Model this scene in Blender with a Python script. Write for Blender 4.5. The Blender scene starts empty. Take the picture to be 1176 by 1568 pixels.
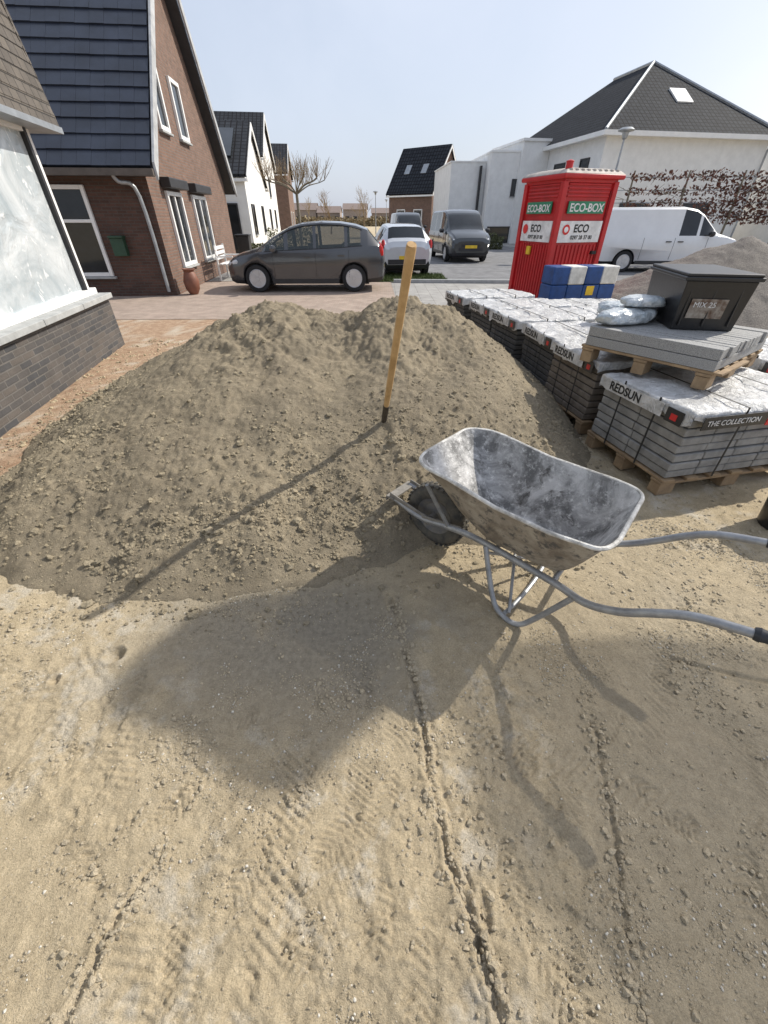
import bpy, bmesh, math, random
import numpy as np
from mathutils import Vector, Matrix
random.seed(3); rng=np.random.default_rng(5)
S=bpy.context.scene
COL=S.collection
# ---------------------------------------------------------------- materials
def newmat(name):
    m=bpy.data.materials.new(name); m.use_nodes=True
    nt=m.node_tree; b=nt.nodes['Principled BSDF']
    return m,nt,b
def L(nt,a,b): nt.links.new(a,b)
def mix(nt,fac,a,b,mode='MIX'):
    n=nt.nodes.new('ShaderNodeMix'); n.data_type='RGBA'; n.blend_type=mode
    for i,x in ((0,fac),(6,a),(7,b)):
        if hasattr(x,'links'): L(nt,x,n.inputs[i])
        elif i==0: n.inputs[0].default_value=x
        else: n.inputs[i].default_value=(*x,1)
    return n.outputs[2]
def noise(nt,vec,scale,detail=4,rough=.6,dist=0):
    n=nt.nodes.new('ShaderNodeTexNoise'); n.inputs['Scale'].default_value=scale
    n.inputs['Detail'].default_value=detail; n.inputs['Roughness'].default_value=rough
    n.inputs['Distortion'].default_value=dist
    if vec is not None: L(nt,vec,n.inputs['Vector'])
    return n.outputs['Fac']
def ramp(nt,f,p0,p1,c0=(0,0,0),c1=(1,1,1)):
    n=nt.nodes.new('ShaderNodeValToRGB'); e=n.color_ramp.elements
    e[0].position=p0; e[1].position=p1; e[0].color=(*c0,1); e[1].color=(*c1,1)
    L(nt,f,n.inputs[0]); return n.outputs[0]
def bump(nt,b,h,strength,dist,prev=None):
    n=nt.nodes.new('ShaderNodeBump'); n.inputs['Strength'].default_value=strength
    n.inputs['Distance'].default_value=dist; L(nt,h,n.inputs['Height'])
    if prev is not None: L(nt,prev,n.inputs['Normal'])
    L(nt,n.outputs[0],b.inputs['Normal']); return n.outputs[0]
def coord(nt,kind='Object'):
    n=nt.nodes.new('ShaderNodeTexCoord'); return n.outputs[kind]
def M(name,c,rough=.7,metal=0,var=.2,scale=4,bs=0,bscale=60,c2=None,p=(.35,.65),coat=0,bd=.01):
    m,nt,b=newmat(name); v=coord(nt)
    c=tuple(c); d=tuple(c2) if c2 else tuple(x*(1-var) for x in c); u=c if c2 else tuple(min(1,x*(1+var)) for x in c)
    f=ramp(nt,noise(nt,v,scale,5,.65),*p)
    L(nt,mix(nt,f,d,u),b.inputs['Base Color'])
    b.inputs['Roughness'].default_value=rough; b.inputs['Metallic'].default_value=metal
    if coat: b.inputs['Coat Weight'].default_value=coat; b.inputs['Coat Roughness'].default_value=.08
    if bs: bump(nt,b,noise(nt,v,bscale,4,.6),bs,bd)
    return m
def brickmat(name,c1,c2,mortar,bw=.21,rh=.0625,ms=.009,rough=.85,offset=.5,bs=.6,bd=.008,var=.35,inv=False):
    m,nt,b=newmat(name); uv=coord(nt,'UV')
    t=nt.nodes.new('ShaderNodeTexBrick'); L(nt,uv,t.inputs['Vector'])
    t.inputs['Color1'].default_value=(*c1,1); t.inputs['Color2'].default_value=(*c2,1); t.inputs['Mortar'].default_value=(*mortar,1)
    t.inputs['Scale'].default_value=1; t.inputs['Brick Width'].default_value=bw; t.inputs['Row Height'].default_value=rh
    t.inputs['Mortar Size'].default_value=ms; t.inputs['Mortar Smooth'].default_value=.2; t.inputs['Bias'].default_value=0
    t.offset=offset
    n=noise(nt,uv,3,5,.7); n2=noise(nt,uv,60,4,.7)
    d=ramp(nt,n,.25,.75,(1-var,)*3,(1+var*.4,)*3)
    c=mix(nt,1,t.outputs['Color'],d,'MULTIPLY')
    c=mix(nt,.6,c,ramp(nt,n2,.2,.8,(.7,)*3,(1.2,)*3),'MULTIPLY')
    L(nt,c,b.inputs['Base Color']); b.inputs['Roughness'].default_value=rough
    if inv: b.inputs['Specular IOR Level'].default_value=.15
    inv_=nt.nodes.new('ShaderNodeMath'); inv_.operation='SUBTRACT'; inv_.inputs[0].default_value=1; L(nt,t.outputs['Fac'],inv_.inputs[1])
    a=nt.nodes.new('ShaderNodeMath'); a.operation='MULTIPLY_ADD'; L(nt,n2,a.inputs[0]); a.inputs[1].default_value=.3; L(nt,inv_.outputs[0],a.inputs[2])
    bump(nt,b,a.outputs[0],bs,bd)
    return m
def sandmat(name,base,dark,red=False,fine=.5,damp=False):
    m,nt,b=newmat(name); v=coord(nt)
    f=ramp(nt,noise(nt,v,1.3,6,.62,.3),.32,.68)
    c=mix(nt,f,dark,base)
    c=mix(nt,.8,c,ramp(nt,noise(nt,v,14,5,.7),.3,.72,(.76,.75,.73),(1.14,1.14,1.14)),'MULTIPLY')
    n17=noise(nt,v,170,3,.75)
    c=mix(nt,.75,c,ramp(nt,n17,.3,.7,(.66,.66,.66),(1.25,1.25,1.25)),'MULTIPLY')
    c=mix(nt,ramp(nt,noise(nt,v,95,3,.8),.63,.70,(0,0,0),(.5,.5,.5)),c,(.62,.57,.47))
    if damp: c=mix(nt,ramp(nt,noise(nt,v,2.2,5,.6,.6),.50,.68,(0,0,0),(.5,.5,.5)),c,(.17,.148,.112))
    if red:
        a=nt.nodes.new('ShaderNodeAttribute'); a.attribute_name='red'
        c=mix(nt,a.outputs['Fac'],c,mix(nt,ramp(nt,noise(nt,v,9,5,.7),.35,.65),(.28,.17,.11),(.48,.345,.24)))
        a=nt.nodes.new('ShaderNodeAttribute'); a.attribute_name='pale'
        c=mix(nt,a.outputs['Fac'],c,mix(nt,ramp(nt,n17,.35,.65),(.44,.395,.32),(.65,.59,.49)))
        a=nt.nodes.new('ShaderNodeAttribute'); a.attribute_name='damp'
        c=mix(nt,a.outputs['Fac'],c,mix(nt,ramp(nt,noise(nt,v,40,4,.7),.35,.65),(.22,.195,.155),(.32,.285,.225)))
    L(nt,c,b.inputs['Base Color']); b.inputs['Roughness'].default_value=.95
    b.inputs['Specular IOR Level'].default_value=.15
    p=bump(nt,b,noise(nt,v,38,6,.72),.6,.02)
    bump(nt,b,noise(nt,v,240,3,.8),fine,.008,p)
    return m
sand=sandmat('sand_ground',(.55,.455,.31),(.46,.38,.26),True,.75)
pile_m=sandmat('sand_pile_mat',(.35,.295,.21),(.265,.225,.165),False,.9,True)
clod_m=sandmat('sand_clod_mat',(.43,.365,.26),(.29,.25,.18),False,.8)
crumb_m=sandmat('crumb_mat',(.58,.50,.37),(.47,.40,.29),False,.8)
pebble_m=M('pebble_mat',(.64,.61,.54),.9,0,scale=9,c2=(.38,.35,.30))
asphalt=M('asphalt',(.16,.16,.165),.9,0,.25,2,.3,120)
pave=brickmat('grey_pavers',(.38,.37,.35),(.33,.32,.305),(.22,.21,.19),.3,.3,.006,offset=0)
redpave=brickmat('red_pavers',(.42,.32,.265),(.36,.28,.23),(.38,.33,.27),.21,.1,.008)
grass_m=M('grass_mat',(.10,.13,.04),.9,0,.4,8,c2=(.05,.08,.02))
white=M('white_render',(.74,.74,.73),.85,0,.06,2)
whitep=M('white_paint',(.78,.78,.77),.45,0,.05,3)
brown_shaded=brickmat('brown_brick_shaded',(.085,.046,.034),(.125,.064,.047),(.10,.08,.07))  # darker copy of the gable brick, front wall's shade put into the colour
brown_g=brickmat('brown_brick_gable',(.17,.098,.07),(.23,.13,.092),(.18,.15,.13))
grey_b=brickmat('grey_brown_brick',(.125,.108,.096),(.062,.064,.07),(.15,.14,.13),ms=.008,bd=.014,bs=1)
slate=brickmat('slate_cladding',(.10,.088,.078),(.15,.13,.11),(.03,.027,.024),.16,.11,.006,.85,.5,1,.015)
far_roof=brickmat('roof_tiles_far',(.030,.034,.042),(.042,.047,.056),(.010,.010,.013),.30,.34,.035,.85,0,.6,.02,inv=True)
tile_m=M('roof_tile_slate_blue',(.022,.028,.045),.38,0,.25,1.5,.15,80)
glass=M('window_glass',(.02,.024,.028),.05,0,.3,1)
cglass,nt,b=newmat('car_glass'); b.inputs['Base Color'].default_value=(.05,.065,.065,1); b.inputs['Roughness'].default_value=.03; b.inputs['Alpha'].default_value=.62; b.inputs['Specular IOR Level'].default_value=.8
darkm=M('dark_trim',(.025,.025,.028),.5,0,.2,6)
grey_stone=M('stone_sill',(.36,.37,.37),.8,0,.15,8,.2,80)
zinc=M('zinc',(.35,.37,.39),.45,.6,.15,5)
wood=M('pallet_wood',(.38,.27,.16),.85,0,scale=7,c2=(.22,.15,.09),bs=.3,bscale=50)
green_m=M('dark_green',(.02,.06,.035),.5)
terra=M('terracotta',(.19,.075,.045),.6)
# ---------------------------------------------------------------- mesh builder
class MB:
    def __init__(s): s.v=[];s.f=[];s.m=[];s.s=[]
    def add(s,vs,fs,mi=0,sm=False):
        o=len(s.v); s.v+=[tuple(v) for v in vs]
        for f in fs: s.f.append([i+o for i in f]); s.m.append(mi); s.s.append(sm)
    def box(s,c,d,mi=0,rz=0,R=None):
        R=R if R is not None else Matrix.Rotation(rz,3,'Z'); c=Vector(c)
        vs=[c+R@Vector((x*d[0]/2,y*d[1]/2,z*d[2]/2)) for z in(-1,1) for y in(-1,1) for x in(-1,1)]
        s.add(vs,[(0,2,3,1),(4,5,7,6),(0,1,5,4),(2,6,7,3),(0,4,6,2),(1,3,7,5)],mi)
    def bx(s,x0,x1,y0,y1,z0,z1,mi=0): s.box(((x0+x1)/2,(y0+y1)/2,(z0+z1)/2),(x1-x0,y1-y0,z1-z0),mi)
    def ob(s,c,X,Y,Z,mi=0):
        c=Vector(c)
        vs=[c+X*x/2+Y*y/2+Z*z/2 for z in(-1,1) for y in(-1,1) for x in(-1,1)]
        s.add(vs,[(0,2,3,1),(4,5,7,6),(0,1,5,4),(2,6,7,3),(0,4,6,2),(1,3,7,5)],mi)
    def loft(s,rings,mi=0,cap=True,sm=True,closed=True):
        n=len(rings[0]); vs=[p for r in rings for p in r]; fs=[]
        for i in range(len(rings)-1):
            for j in range(n if closed else n-1):
                k=(j+1)%n; fs.append((i*n+j,i*n+k,(i+1)*n+k,(i+1)*n+j))
        if cap: fs.append(tuple(range(n))[::-1]); fs.append(tuple((len(rings)-1)*n+j for j in range(n)))
        s.add(vs,fs,mi,sm)
    def tube(s,pts,r,mi=0,n=8,sub=0):
        pts=[Vector(p) for p in pts]
        if sub:
            q=[]; P=[pts[0]]+pts+[pts[-1]]; rr=[]
            rl=r if isinstance(r,(list,tuple)) else [r]*len(pts)
            for i in range(len(pts)-1):
                a,b,c,d=P[i],P[i+1],P[i+2],P[i+3]
                for k in range(sub):
                    t=k/sub
                    q.append(.5*((2*b)+(c-a)*t+(2*a-5*b+4*c-d)*t*t+(3*b-a-3*c+d)*t**3)); rr.append(rl[i]*(1-t)+rl[i+1]*t)
            q.append(pts[-1]); rr.append(rl[-1]); pts=q; r=rr
        rl=r if isinstance(r,(list,tuple)) else [r]*len(pts)
        rings=[]; up=None
        for i,p in enumerate(pts):
            d=(pts[min(i+1,len(pts)-1)]-pts[max(i-1,0)]).normalized()
            if up is None: up=d.orthogonal().normalized()
            up=(up-d*up.dot(d)); up=up.normalized() if up.length>1e-6 else d.orthogonal().normalized()
            w=d.cross(up)
            rings.append([p+(up*math.cos(a)+w*math.sin(a))*rl[i] for a in [2*math.pi*k/n for k in range(n)]])
        s.loft(rings,mi)
    def lathe(s,prof,c,axis=Vector((0,0,1)),mi=0,n=24):
        axis=Vector(axis); c=Vector(c); u=axis.orthogonal().normalized(); w=axis.cross(u)
        s.loft([[c+axis*h+(u*math.cos(a)+w*math.sin(a))*max(r,.0005) for a in [2*math.pi*k/n for k in range(n)]] for r,h in prof],mi)
    def obj(s,name,mats,parent=None,loc=(0,0,0),rz=0,bev=0,uv=False,mat4=None,ang=35,seg=2):
        me=bpy.data.meshes.new(name); me.from_pydata(s.v,[],s.f); 
        for m in mats: me.materials.append(m)
        me.polygons.foreach_set('material_index',s.m); me.polygons.foreach_set('use_smooth',s.s)
        if any(s.s): me.set_sharp_from_angle(angle=math.radians(ang))
        me.update()
        if uv: boxuv(me)
        o=bpy.data.objects.new(name,me); COL.objects.link(o)
        if mat4 is not None: o.matrix_world=mat4
        else: o.location=loc; o.rotation_euler=(0,0,rz)
        if parent: o.parent=parent
        if bev:
            b=o.modifiers.new('b','BEVEL'); b.width=bev; b.segments=seg; b.limit_method='ANGLE'; b.angle_limit=math.radians(40)
        return o
def boxuv(me):
    me.calc_loop_triangles()
    uvl=me.uv_layers.new(name='UVMap').data
    for p in me.polygons:
        n=p.normal
        if abs(n.z)>.92: t=Vector((1,0,0)); b=Vector((0,1,0))
        else: t=Vector((-n.y,n.x,0)).normalized(); b=n.cross(t)
        for li in p.loop_indices:
            co=me.vertices[me.loops[li].vertex_index].co
            uvl[li].uv=(co.dot(t),co.dot(b))
def empty(name,loc=(0,0,0),rz=0,parent=None):
    e=bpy.data.objects.new(name,None); COL.objects.link(e); e.location=loc; e.rotation_euler=(0,0,rz); e.empty_display_size=.3
    if parent: e.parent=parent
    return e
def npmesh(name,V,F,mats,parent=None,smooth=True,attrs=None):
    me=bpy.data.meshes.new(name); k=F.shape[1]
    me.vertices.add(len(V)); me.vertices.foreach_set('co',V.astype(np.float32).ravel())
    me.loops.add(F.size); me.loops.foreach_set('vertex_index',F.astype(np.int32).ravel())
    me.polygons.add(len(F)); me.polygons.foreach_set('loop_start',np.arange(0,F.size,k,dtype=np.int32))
    me.polygons.foreach_set('use_smooth',np.full(len(F),smooth))
    for m in mats: me.materials.append(m)
    me.update(calc_edges=True)
    if attrs:
        for a,val in attrs.items():
            at=me.attributes.new(a,'FLOAT','POINT'); at.data.foreach_set('value',val.astype(np.float32).ravel())
    o=bpy.data.objects.new(name,me); COL.objects.link(o)
    if parent: o.parent=parent
    return o
# ---------------------------------------------------------------- numpy noise
TAB=rng.random((256,256))
def vn(x,y):
    xi=np.floor(x).astype(int); yi=np.floor(y).astype(int); fx=x-xi; fy=y-yi
    fx=fx*fx*(3-2*fx); fy=fy*fy*(3-2*fy)
    g=lambda a,b:TAB[a&255,b&255]
    return ((g(xi,yi)*(1-fx)+g(xi+1,yi)*fx)*(1-fy)+(g(xi,yi+1)*(1-fx)+g(xi+1,yi+1)*fx)*fy)*2-1
def fbm(x,y,f,o=4,g=.5,s=0):
    r=0;a=1;t=0;c,sn=math.cos(.6),math.sin(.6)
    for i in range(o):
        r=r+a*vn(x*f+s*17.3+i*7.1,y*f+s*9.7-i*3.3); t+=a; a*=g; f*=2.03; x,y=c*x-sn*y,sn*x+c*y
    return r/t
def sstep(a,b,x):
    t=np.clip((x-a)/(b-a),0,1); return t*t*(3-2*t)
def pile_h(x,y):
    ax,ay,bx,by=-1.2,4.3,.6,4.4
    t=np.clip(((x-ax)*(bx-ax)+(y-ay)*(by-ay))/((bx-ax)**2+(by-ay)**2),0,1)
    dx=x-(ax+t*(bx-ax)); dy=y-(ay+t*(by-ay))
    wob=1+.08*fbm(x,y,.9,3,.5,2)+.035*fbm(x,y,4,3,.5,7)
    RX=(1.95-.65*sstep(-.8,.3,x))*wob; RYf=2.85-.25*sstep(-.9,.5,x); RY=(1.9+(RYf-1.9)*(dy<0))*wob
    rho=((np.abs(dx)/RX)**2.4+(np.abs(dy)/RY)**2.4)**(1/2.4)
    H=.87+.10*np.exp(-((x-.12)/.33)**2)+.06*np.exp(-((x+1.05)/.3)**2)-.07*np.exp(-((x+.42)/.22)**2)
    h=H*(1-rho**1.22)
    return np.where(rho<1,h,-.25*(rho-1)),rho
# ---------------------------------------------------------------- ground
def axis(c0,c1,step,lo,hi,g=1.045,gl=1.1):
    a=list(np.arange(c0,c1,step)); d=step
    x=a[-1]
    while x<hi: d*=(g if d<.12 else 1.16); x+=d; a.append(x)
    x=c0;d=step
    while x>lo: d*=(gl if d<.12 else 1.16); x-=d; a.insert(0,x)
    return np.array(a)
xs=axis(-1.4,1.7,.0062,-900,900,1.035,1.035); ys=axis(-.03,1.45,.0052,-900,1500,1.022,1.2)
X,Y=np.meshgrid(xs,ys); near=(1-sstep(6.5,8,Y))*(1-sstep(5.5,7.5,np.abs(X)))*sstep(-4,-2,Y)
rough=sstep(-.2,.35,fbm(X,Y,1.7,3,.5,44))
Z=.022*fbm(X,Y,.8,3,.5,1)+.012*fbm(X,Y,4,4,.55,3)+(.0025+.008*rough)*fbm(X,Y,18,5,.66,4)
lump=fbm(X,Y,9,4,.6,9); Z+=.013*np.clip(lump-.1,0,1)*rough
cr=fbm(X,Y,5,5,.62,51); Z+=.005*sstep(.02,.07,cr)*rough-.004*sstep(.0,.05,fbm(X,Y,8,5,.6,52))*rough
Z+=.0065*np.clip(fbm(X,Y,34,3,.6,53)-.22,0,1)*(.25+rough)*2
i0,i1=np.searchsorted(xs,[-2.4,2.6]); j0,j1=np.searchsorted(ys,[-.3,2.0])
XX,YY=X[j0:j1,i0:i1],Y[j0:j1,i0:i1]; ZZ=np.zeros(XX.shape)
WX=.014*fbm(XX,YY,6,3,.5,21)+.009*fbm(XX,YY,26,3,.6,22)
def track(pts,w,depth,tread=0,side=.35,wn=1,th=0,pitch=.03):
    global ZZ
    X,Y=XX,YY
    pts=[(np.array(p)) for p in pts]; best=np.full(X.shape,9.); al=np.zeros(X.shape); acc=0; sgn=np.zeros(X.shape)
    Xw=X+WX*wn; Yw=Y
    for a,b in zip(pts[:-1],pts[1:]):
        d=b-a; ln=np.hypot(*d); t=np.clip(((Xw-a[0])*d[0]+(Yw-a[1])*d[1])/ln**2,0,1)
        ds=np.hypot(Xw-a[0]-t*d[0],Yw-a[1]-t*d[1]); m=ds<best
        best=np.where(m,ds,best); al=np.where(m,acc+t*ln,al); acc+=ln
        sgn=np.where(m,np.sign((Xw-a[0])*d[1]-(Yw-a[1])*d[0]),sgn)
    br=.1+.9*sstep(-.3,.25,fbm(X,Y,6.3,4,.65,depth*100))
    ZZ+=-depth*np.exp(-(best/w)**2)*br+depth*side*np.exp(-((best-2.1*w)/(.9*w))**2)*br
    if tread:
        q=np.sin((al+sgn*best*.7)*2*math.pi/pitch); msk=(1-sstep(w*1.1,w*1.6,best))*sstep(th,th+.35,fbm(X,Y,3.4,4,.6,33+w*300+pts[0][0]))
        ZZ+=tread*(np.clip(q*1.4,-1,1)-.5)*msk
mainrut=[(.04,1.4),(.10,1.13),(.152,.84),(.157,.6),(.205,.35),(.257,.195),(.30,.04),(.33,-.3)]
rut2=[(.85,.9),(.80,.6),(.72,.31),(.62,.04),(.58,-.3)]; rut3=[(-.68,.4),(-.76,.22),(-.79,.04),(-.8,-.3)]
track(mainrut,.010,.015,side=.6,wn=1.6); track([(p[0]+.03,p[1]) for p in mainrut[2:]],.012,.006,wn=2.2)
track(rut2,.008,.010,side=.5,wn=1.5)
track(rut3,.009,.010,side=.6,wn=1.6)
track([(-.55,1.3),(-.57,1.05)],.010,.008)
track([(1.3,1.05),(2.2,.75)],.010,.010); track([(-1.5,1.2),(-1.15,.9),(-1.1,.6)],.012,.007,wn=2)
tk=[([(-.1,1.0),(-.08,.5),(-.05,0)],.04),([(.04,.8),(.08,.0)],.035),([(-.3,.7),(-.32,0)],.045),([(.45,.9),(.5,0)],.04),([(1.0,.8),(.95,0)],.045),([(-1.3,1.2),(-.6,0)],.045),([(-.62,.5),(-.55,0)],.04),([(.25,1.0),(-.2,.1)],.045),([(1.4,1.3),(.6,.1)],.045),([(.65,.6),(.4,0)],.04),([(-1.6,.7),(-.2,.5)],.045),([(.3,.75),(1.4,.35)],.045),([(1.6,1.2),(1.2,.4)],.04)]
for i,(c,w_) in enumerate(tk):
    track(c,w_,.001,.0030 if i<4 else .0022,0,.8,-.08 if i<4 else .05,.022+.005*(i%3))
def foot(cx,cy,a,d=.005):
    global ZZ
    X,Y=XX,YY
    u=(X-cx)*math.cos(a)+(Y-cy)*math.sin(a); v=-(X-cx)*math.sin(a)+(Y-cy)*math.cos(a)
    u=u+WX*.9; v=v+WX[::-1]*.7
    r=np.sqrt((u/.125)**2+(v/(.046-.009*np.sin(u*14)))**2); m=(1-sstep(.85,1.1,r))*sstep(-.3,.1,fbm(X,Y,7,3,.6,73+cx))
    ZZ+=-d*m+.0045*np.exp(-((r-1.12)/.12)**2)*m+.0028*m*np.clip(2*np.sin((u+abs(v)*.6)*2*math.pi/.022),-1,1)
for f in ((-.15,.42,.9),(.52,.62,1.9),(-.5,.8,.3),(.95,.5,2.3),(1.2,.95,1.2),(-1.2,.62,.7),(-.02,.25,1.6),(-.9,.3,2.2),(.0,.5,1.3),(-.25,.2,1.9),(.38,.3,1.5),(-.7,.5,.9),(1.1,.3,1.0),(-.4,.35,1.1),(-.55,.15,2.0),(.1,.12,1.4),(.7,.2,.8),(-1.05,.9,1.7),(-1.35,1.05,.5),(.45,.1,2.1),(-.2,.62,.2),(1.4,.6,1.9),(.85,.75,.6)): foot(*f)
def hole(cx,cy,rx,ry,d):
    global ZZ
    u=XX-cx+WX; v=YY-cy+WX[:,::-1]
    r=np.hypot(u/rx,v/ry); ZZ+=-d*np.exp(-r**3)+d*.3*np.exp(-((r-1.5)/.4)**2)
hole(-1.22,1.08,.035,.03,.03); hole(-1.42,.95,.02,.02,.02); hole(.29,.24,.015,.04,.016); hole(.25,.30,.012,.03,.014); hole(.27,.17,.012,.02,.014)
edge=sstep(-2.4,-2.2,XX)*(1-sstep(2.4,2.6,XX))*(1-sstep(1.8,2.0,YY))*sstep(-.3,-.15,YY)
smooth_c=1-.8*np.exp(-(((XX+.45)/.5)**2+((YY-1.25)/.35)**2)**2)
Z[j0:j1,i0:i1]=(Z[j0:j1,i0:i1]+ZZ*edge)
Z[j0:j1,i0:i1]=Z[j0:j1,i0:i1]*smooth_c+(1-smooth_c)*.015*fbm(XX,YY,1.5,2,.5,77)
Z*=near
red=sstep(-1.75,-2.3,X+.25*fbm(X,Y,1.3,4,.6,5)-.30*(Y-3.0)*(Y<5))*sstep(2.0,2.8,Y)*(Y<8.6)
red=np.maximum(red,sstep(5.6,6.3,Y+.3*fbm(X,Y,1.2,3,.5,6))*(X<1.2)*(Y<9)*.8)
pale=.8*sstep(.0,.4,fbm(X,Y,9,6,.7,8))*sstep(-.2,.25,fbm(X,Y,1.6,3,.5,12)+.45*np.exp(-((X+.1)**2+(Y-.55)**2)/.2))
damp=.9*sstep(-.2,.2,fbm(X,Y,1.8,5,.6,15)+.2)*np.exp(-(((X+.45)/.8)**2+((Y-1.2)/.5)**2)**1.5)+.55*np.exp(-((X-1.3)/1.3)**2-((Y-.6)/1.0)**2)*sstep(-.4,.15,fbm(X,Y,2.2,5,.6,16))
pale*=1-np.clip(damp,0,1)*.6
ny,nx=X.shape; idx=np.arange(nx*ny).reshape(ny,nx)
F=np.stack([idx[:-1,:-1],idx[:-1,1:],idx[1:,1:],idx[1:,:-1]],-1).reshape(-1,4)
V=np.stack([X,Y,Z],-1).reshape(-1,3)
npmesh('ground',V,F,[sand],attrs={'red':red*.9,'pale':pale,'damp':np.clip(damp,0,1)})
def gz(x,y):
    i=np.clip(np.searchsorted(xs,x),0,len(xs)-1); j=np.clip(np.searchsorted(ys,y),0,len(ys)-1); return Z[j,i]
# ---------------------------------------------------------------- sand pile
def ico(sub):
    b=bmesh.new(); bmesh.ops.create_icosphere(b,subdivisions=sub,radius=1); v=np.array([q.co[:] for q in b.verts]); f=np.array([[q.index for q in p.verts] for p in b.faces]); b.free(); return v,f
IC={1:ico(1),2:ico(2)}
def scatter(name,P,sz,sub,mats,parent=None,jit=.25,flat=.75,smooth=False):
    v,f=IC[sub]; n=len(P)
    q=rng.normal(size=(n,4)); q/=np.linalg.norm(q,axis=1)[:,None]; w,x,y,z=q.T
    R=np.stack([1-2*(y*y+z*z),2*(x*y-z*w),2*(x*z+y*w),2*(x*y+z*w),1-2*(x*x+z*z),2*(y*z-x*w),2*(x*z-y*w),2*(y*z+x*w),1-2*(x*x+y*y)],-1).reshape(n,3,3)
    sc=sz[:,None,None]*rng.uniform(.6,1.25,(n,1,3))
    vv=v[None]*sc*(1+jit*rng.uniform(-1,1,(n,len(v),1)))
    vv=np.einsum('nij,nkj->nki',R,vv); vv[:,:,2]*=flat
    vv+=P[:,None,:]
    ff=f[None]+(np.arange(n)*len(v))[:,None,None]
    return npmesh(name,vv.reshape(-1,3),ff.reshape(-1,3),mats,parent,smooth)
sp=empty('sand_pile')
px=np.arange(-3.9,2.3,.012); py=np.arange(.9,6.9,.012)
PX,PY=np.meshgrid(px,py)
def pile_full(x,y):
    h,rho=pile_h(x,y)
    m=sstep(-.02,.12,h)
    lum=fbm(x,y,5.5,4,.6,31); rid=1-np.abs(fbm(x,y,2.4,4,.55,32))*2
    top=sstep(.45,.8,h)
    h=h+m*(.055*fbm(x,y,1.7,3,.5,30)+(.018+.03*top)*np.clip(lum,-.4,1)+.03*(rid-.6)*sstep(.35,.8,h)+top*.06*np.clip(fbm(x,y,7,4,.6,37),-.4,1))
    band=np.exp(-((rho-.80)/.18)**2)*(y<4.2)
    h=h+m*((.008+.022*band+.010*top)*np.clip(fbm(x,y,15,4,.7,34)-.02,0,1)+.007*fbm(x,y,44,3,.65,35))*1.5
    return h,rho
PZ,prho=pile_full(PX,PY)
PZ=np.where(PZ<.0,PZ*1.0-.012,PZ)
ny,nx=PX.shape; idx=np.arange(nx*ny).reshape(ny,nx)
F=np.stack([idx[:-1,:-1],idx[:-1,1:],idx[1:,1:],idx[1:,:-1]],-1).reshape(-1,4)
keep=(prho[:-1,:-1].reshape(-1)<1.25); F=F[keep]
npmesh('heap',np.stack([PX,PY,PZ],-1).reshape(-1,3),F,[pile_m],sp)
def pts(n,x0,x1,y0,y1,fn,k=1.0):
    x=rng.uniform(x0,x1,n*5); y=rng.uniform(y0,y1,n*5); w=fn(x,y); s=rng.random(n*5)<w*k
    return x[s][:n],y[s][:n]
def wp(x,y):
    h,r=pile_h(x,y); return (r<1.12)*(.10+.9*np.exp(-((r-.82)/.17)**2)*(y<4.3))*(.25+.75*sstep(-.15,.3,fbm(x,y,2.2,3,.5,40)))
for nm,n,a,b_,sub in (('crumbs',26000,.0025,.007,1),('clods',11000,.005,.015,1),('big_clods',1200,.011,.027,2)):
    x,y=pts(n,-3.6,2.,.9,6,wp); h,_=pile_full(x,y); h=np.where(h<.004,.002+gz(x,y),h)
    sz=a+(b_-a)*rng.random(len(x))**2.4
    scatter(nm,np.stack([x,y,h+sz*.05],-1),sz,sub,[clod_m],sp,.34,.8,False)
def wg(x,y): return .05+.95*sstep(.0,.35,fbm(x,y,3.2,5,.65,8)+.25*np.exp(-((x+.1)**2+(y-.5)**2)/.25))
def wclu(x,y): return .02+.98*sstep(.12,.35,fbm(x,y,4.5,4,.6,58)+.3*np.exp(-((x+.25)**2+(y-.85)**2)/.03)+.3*np.exp(-((x+.02)**2+(y-.42)**2)/.02))
x,y=pts(24000,-1.9,2.4,.02,2.2,wg); sz=.0012+.0042*rng.random(len(x))**2.6
scatter('soil_crumbs',np.stack([x,y,gz(x,y)+.0005],-1),sz,1,[crumb_m],None,.3,.8)
x,y=pts(3600,-1.9,2.3,.02,2.0,wclu); sz=.003+.009*rng.random(len(x))**2.6
scatter('soil_clods',np.stack([x,y,gz(x,y)+.001],-1),sz,1,[crumb_m],None,.35,.75)
x,y=pts(5000,-1.9,2.6,.02,2.4,wg); sz=.0014+.0038*rng.random(len(x))**3
scatter('loose_gravel',np.stack([x,y,gz(x,y)+.001],-1),sz,1,[pebble_m],None,.2,.8)
rx=[];ry=[]
for path,n in ((mainrut,900),(rut2,350),(rut3,350)):
    P_=np.array(path); seg=rng.integers(0,len(P_)-1,n); t=rng.random(n)[:,None]; q=P_[seg]*(1-t)+P_[seg+1]*t
    rx.append(q[:,0]+rng.normal(0,.022,n)); ry.append(q[:,1]+rng.normal(0,.01,n))
rx=np.concatenate(rx); ry=np.concatenate(ry); sz=.002+.010*rng.random(len(rx))**2.6
scatter('rut_clods',np.stack([rx,ry,gz(rx,ry)+.001],-1),sz,1,[crumb_m],None,.35,.75)
x,y=pts(1800,-4,-1.8,3,7,lambda x,y:.5+0*x); sz=.005+.02*rng.random(len(x))**3
scatter('soil_lumps',np.stack([x,y,gz(x,y)],-1),sz,2,[sand],None,.25,.7,False)
x,y=pts(1500,1.2,3,1.3,3.2,lambda x,y:.5+0*x); sz=.003+.012*rng.random(len(x))**3
scatter('soil_lumps',np.stack([x,y,gz(x,y)],-1),sz,1,[crumb_m],None,.25,.7,False)
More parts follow.
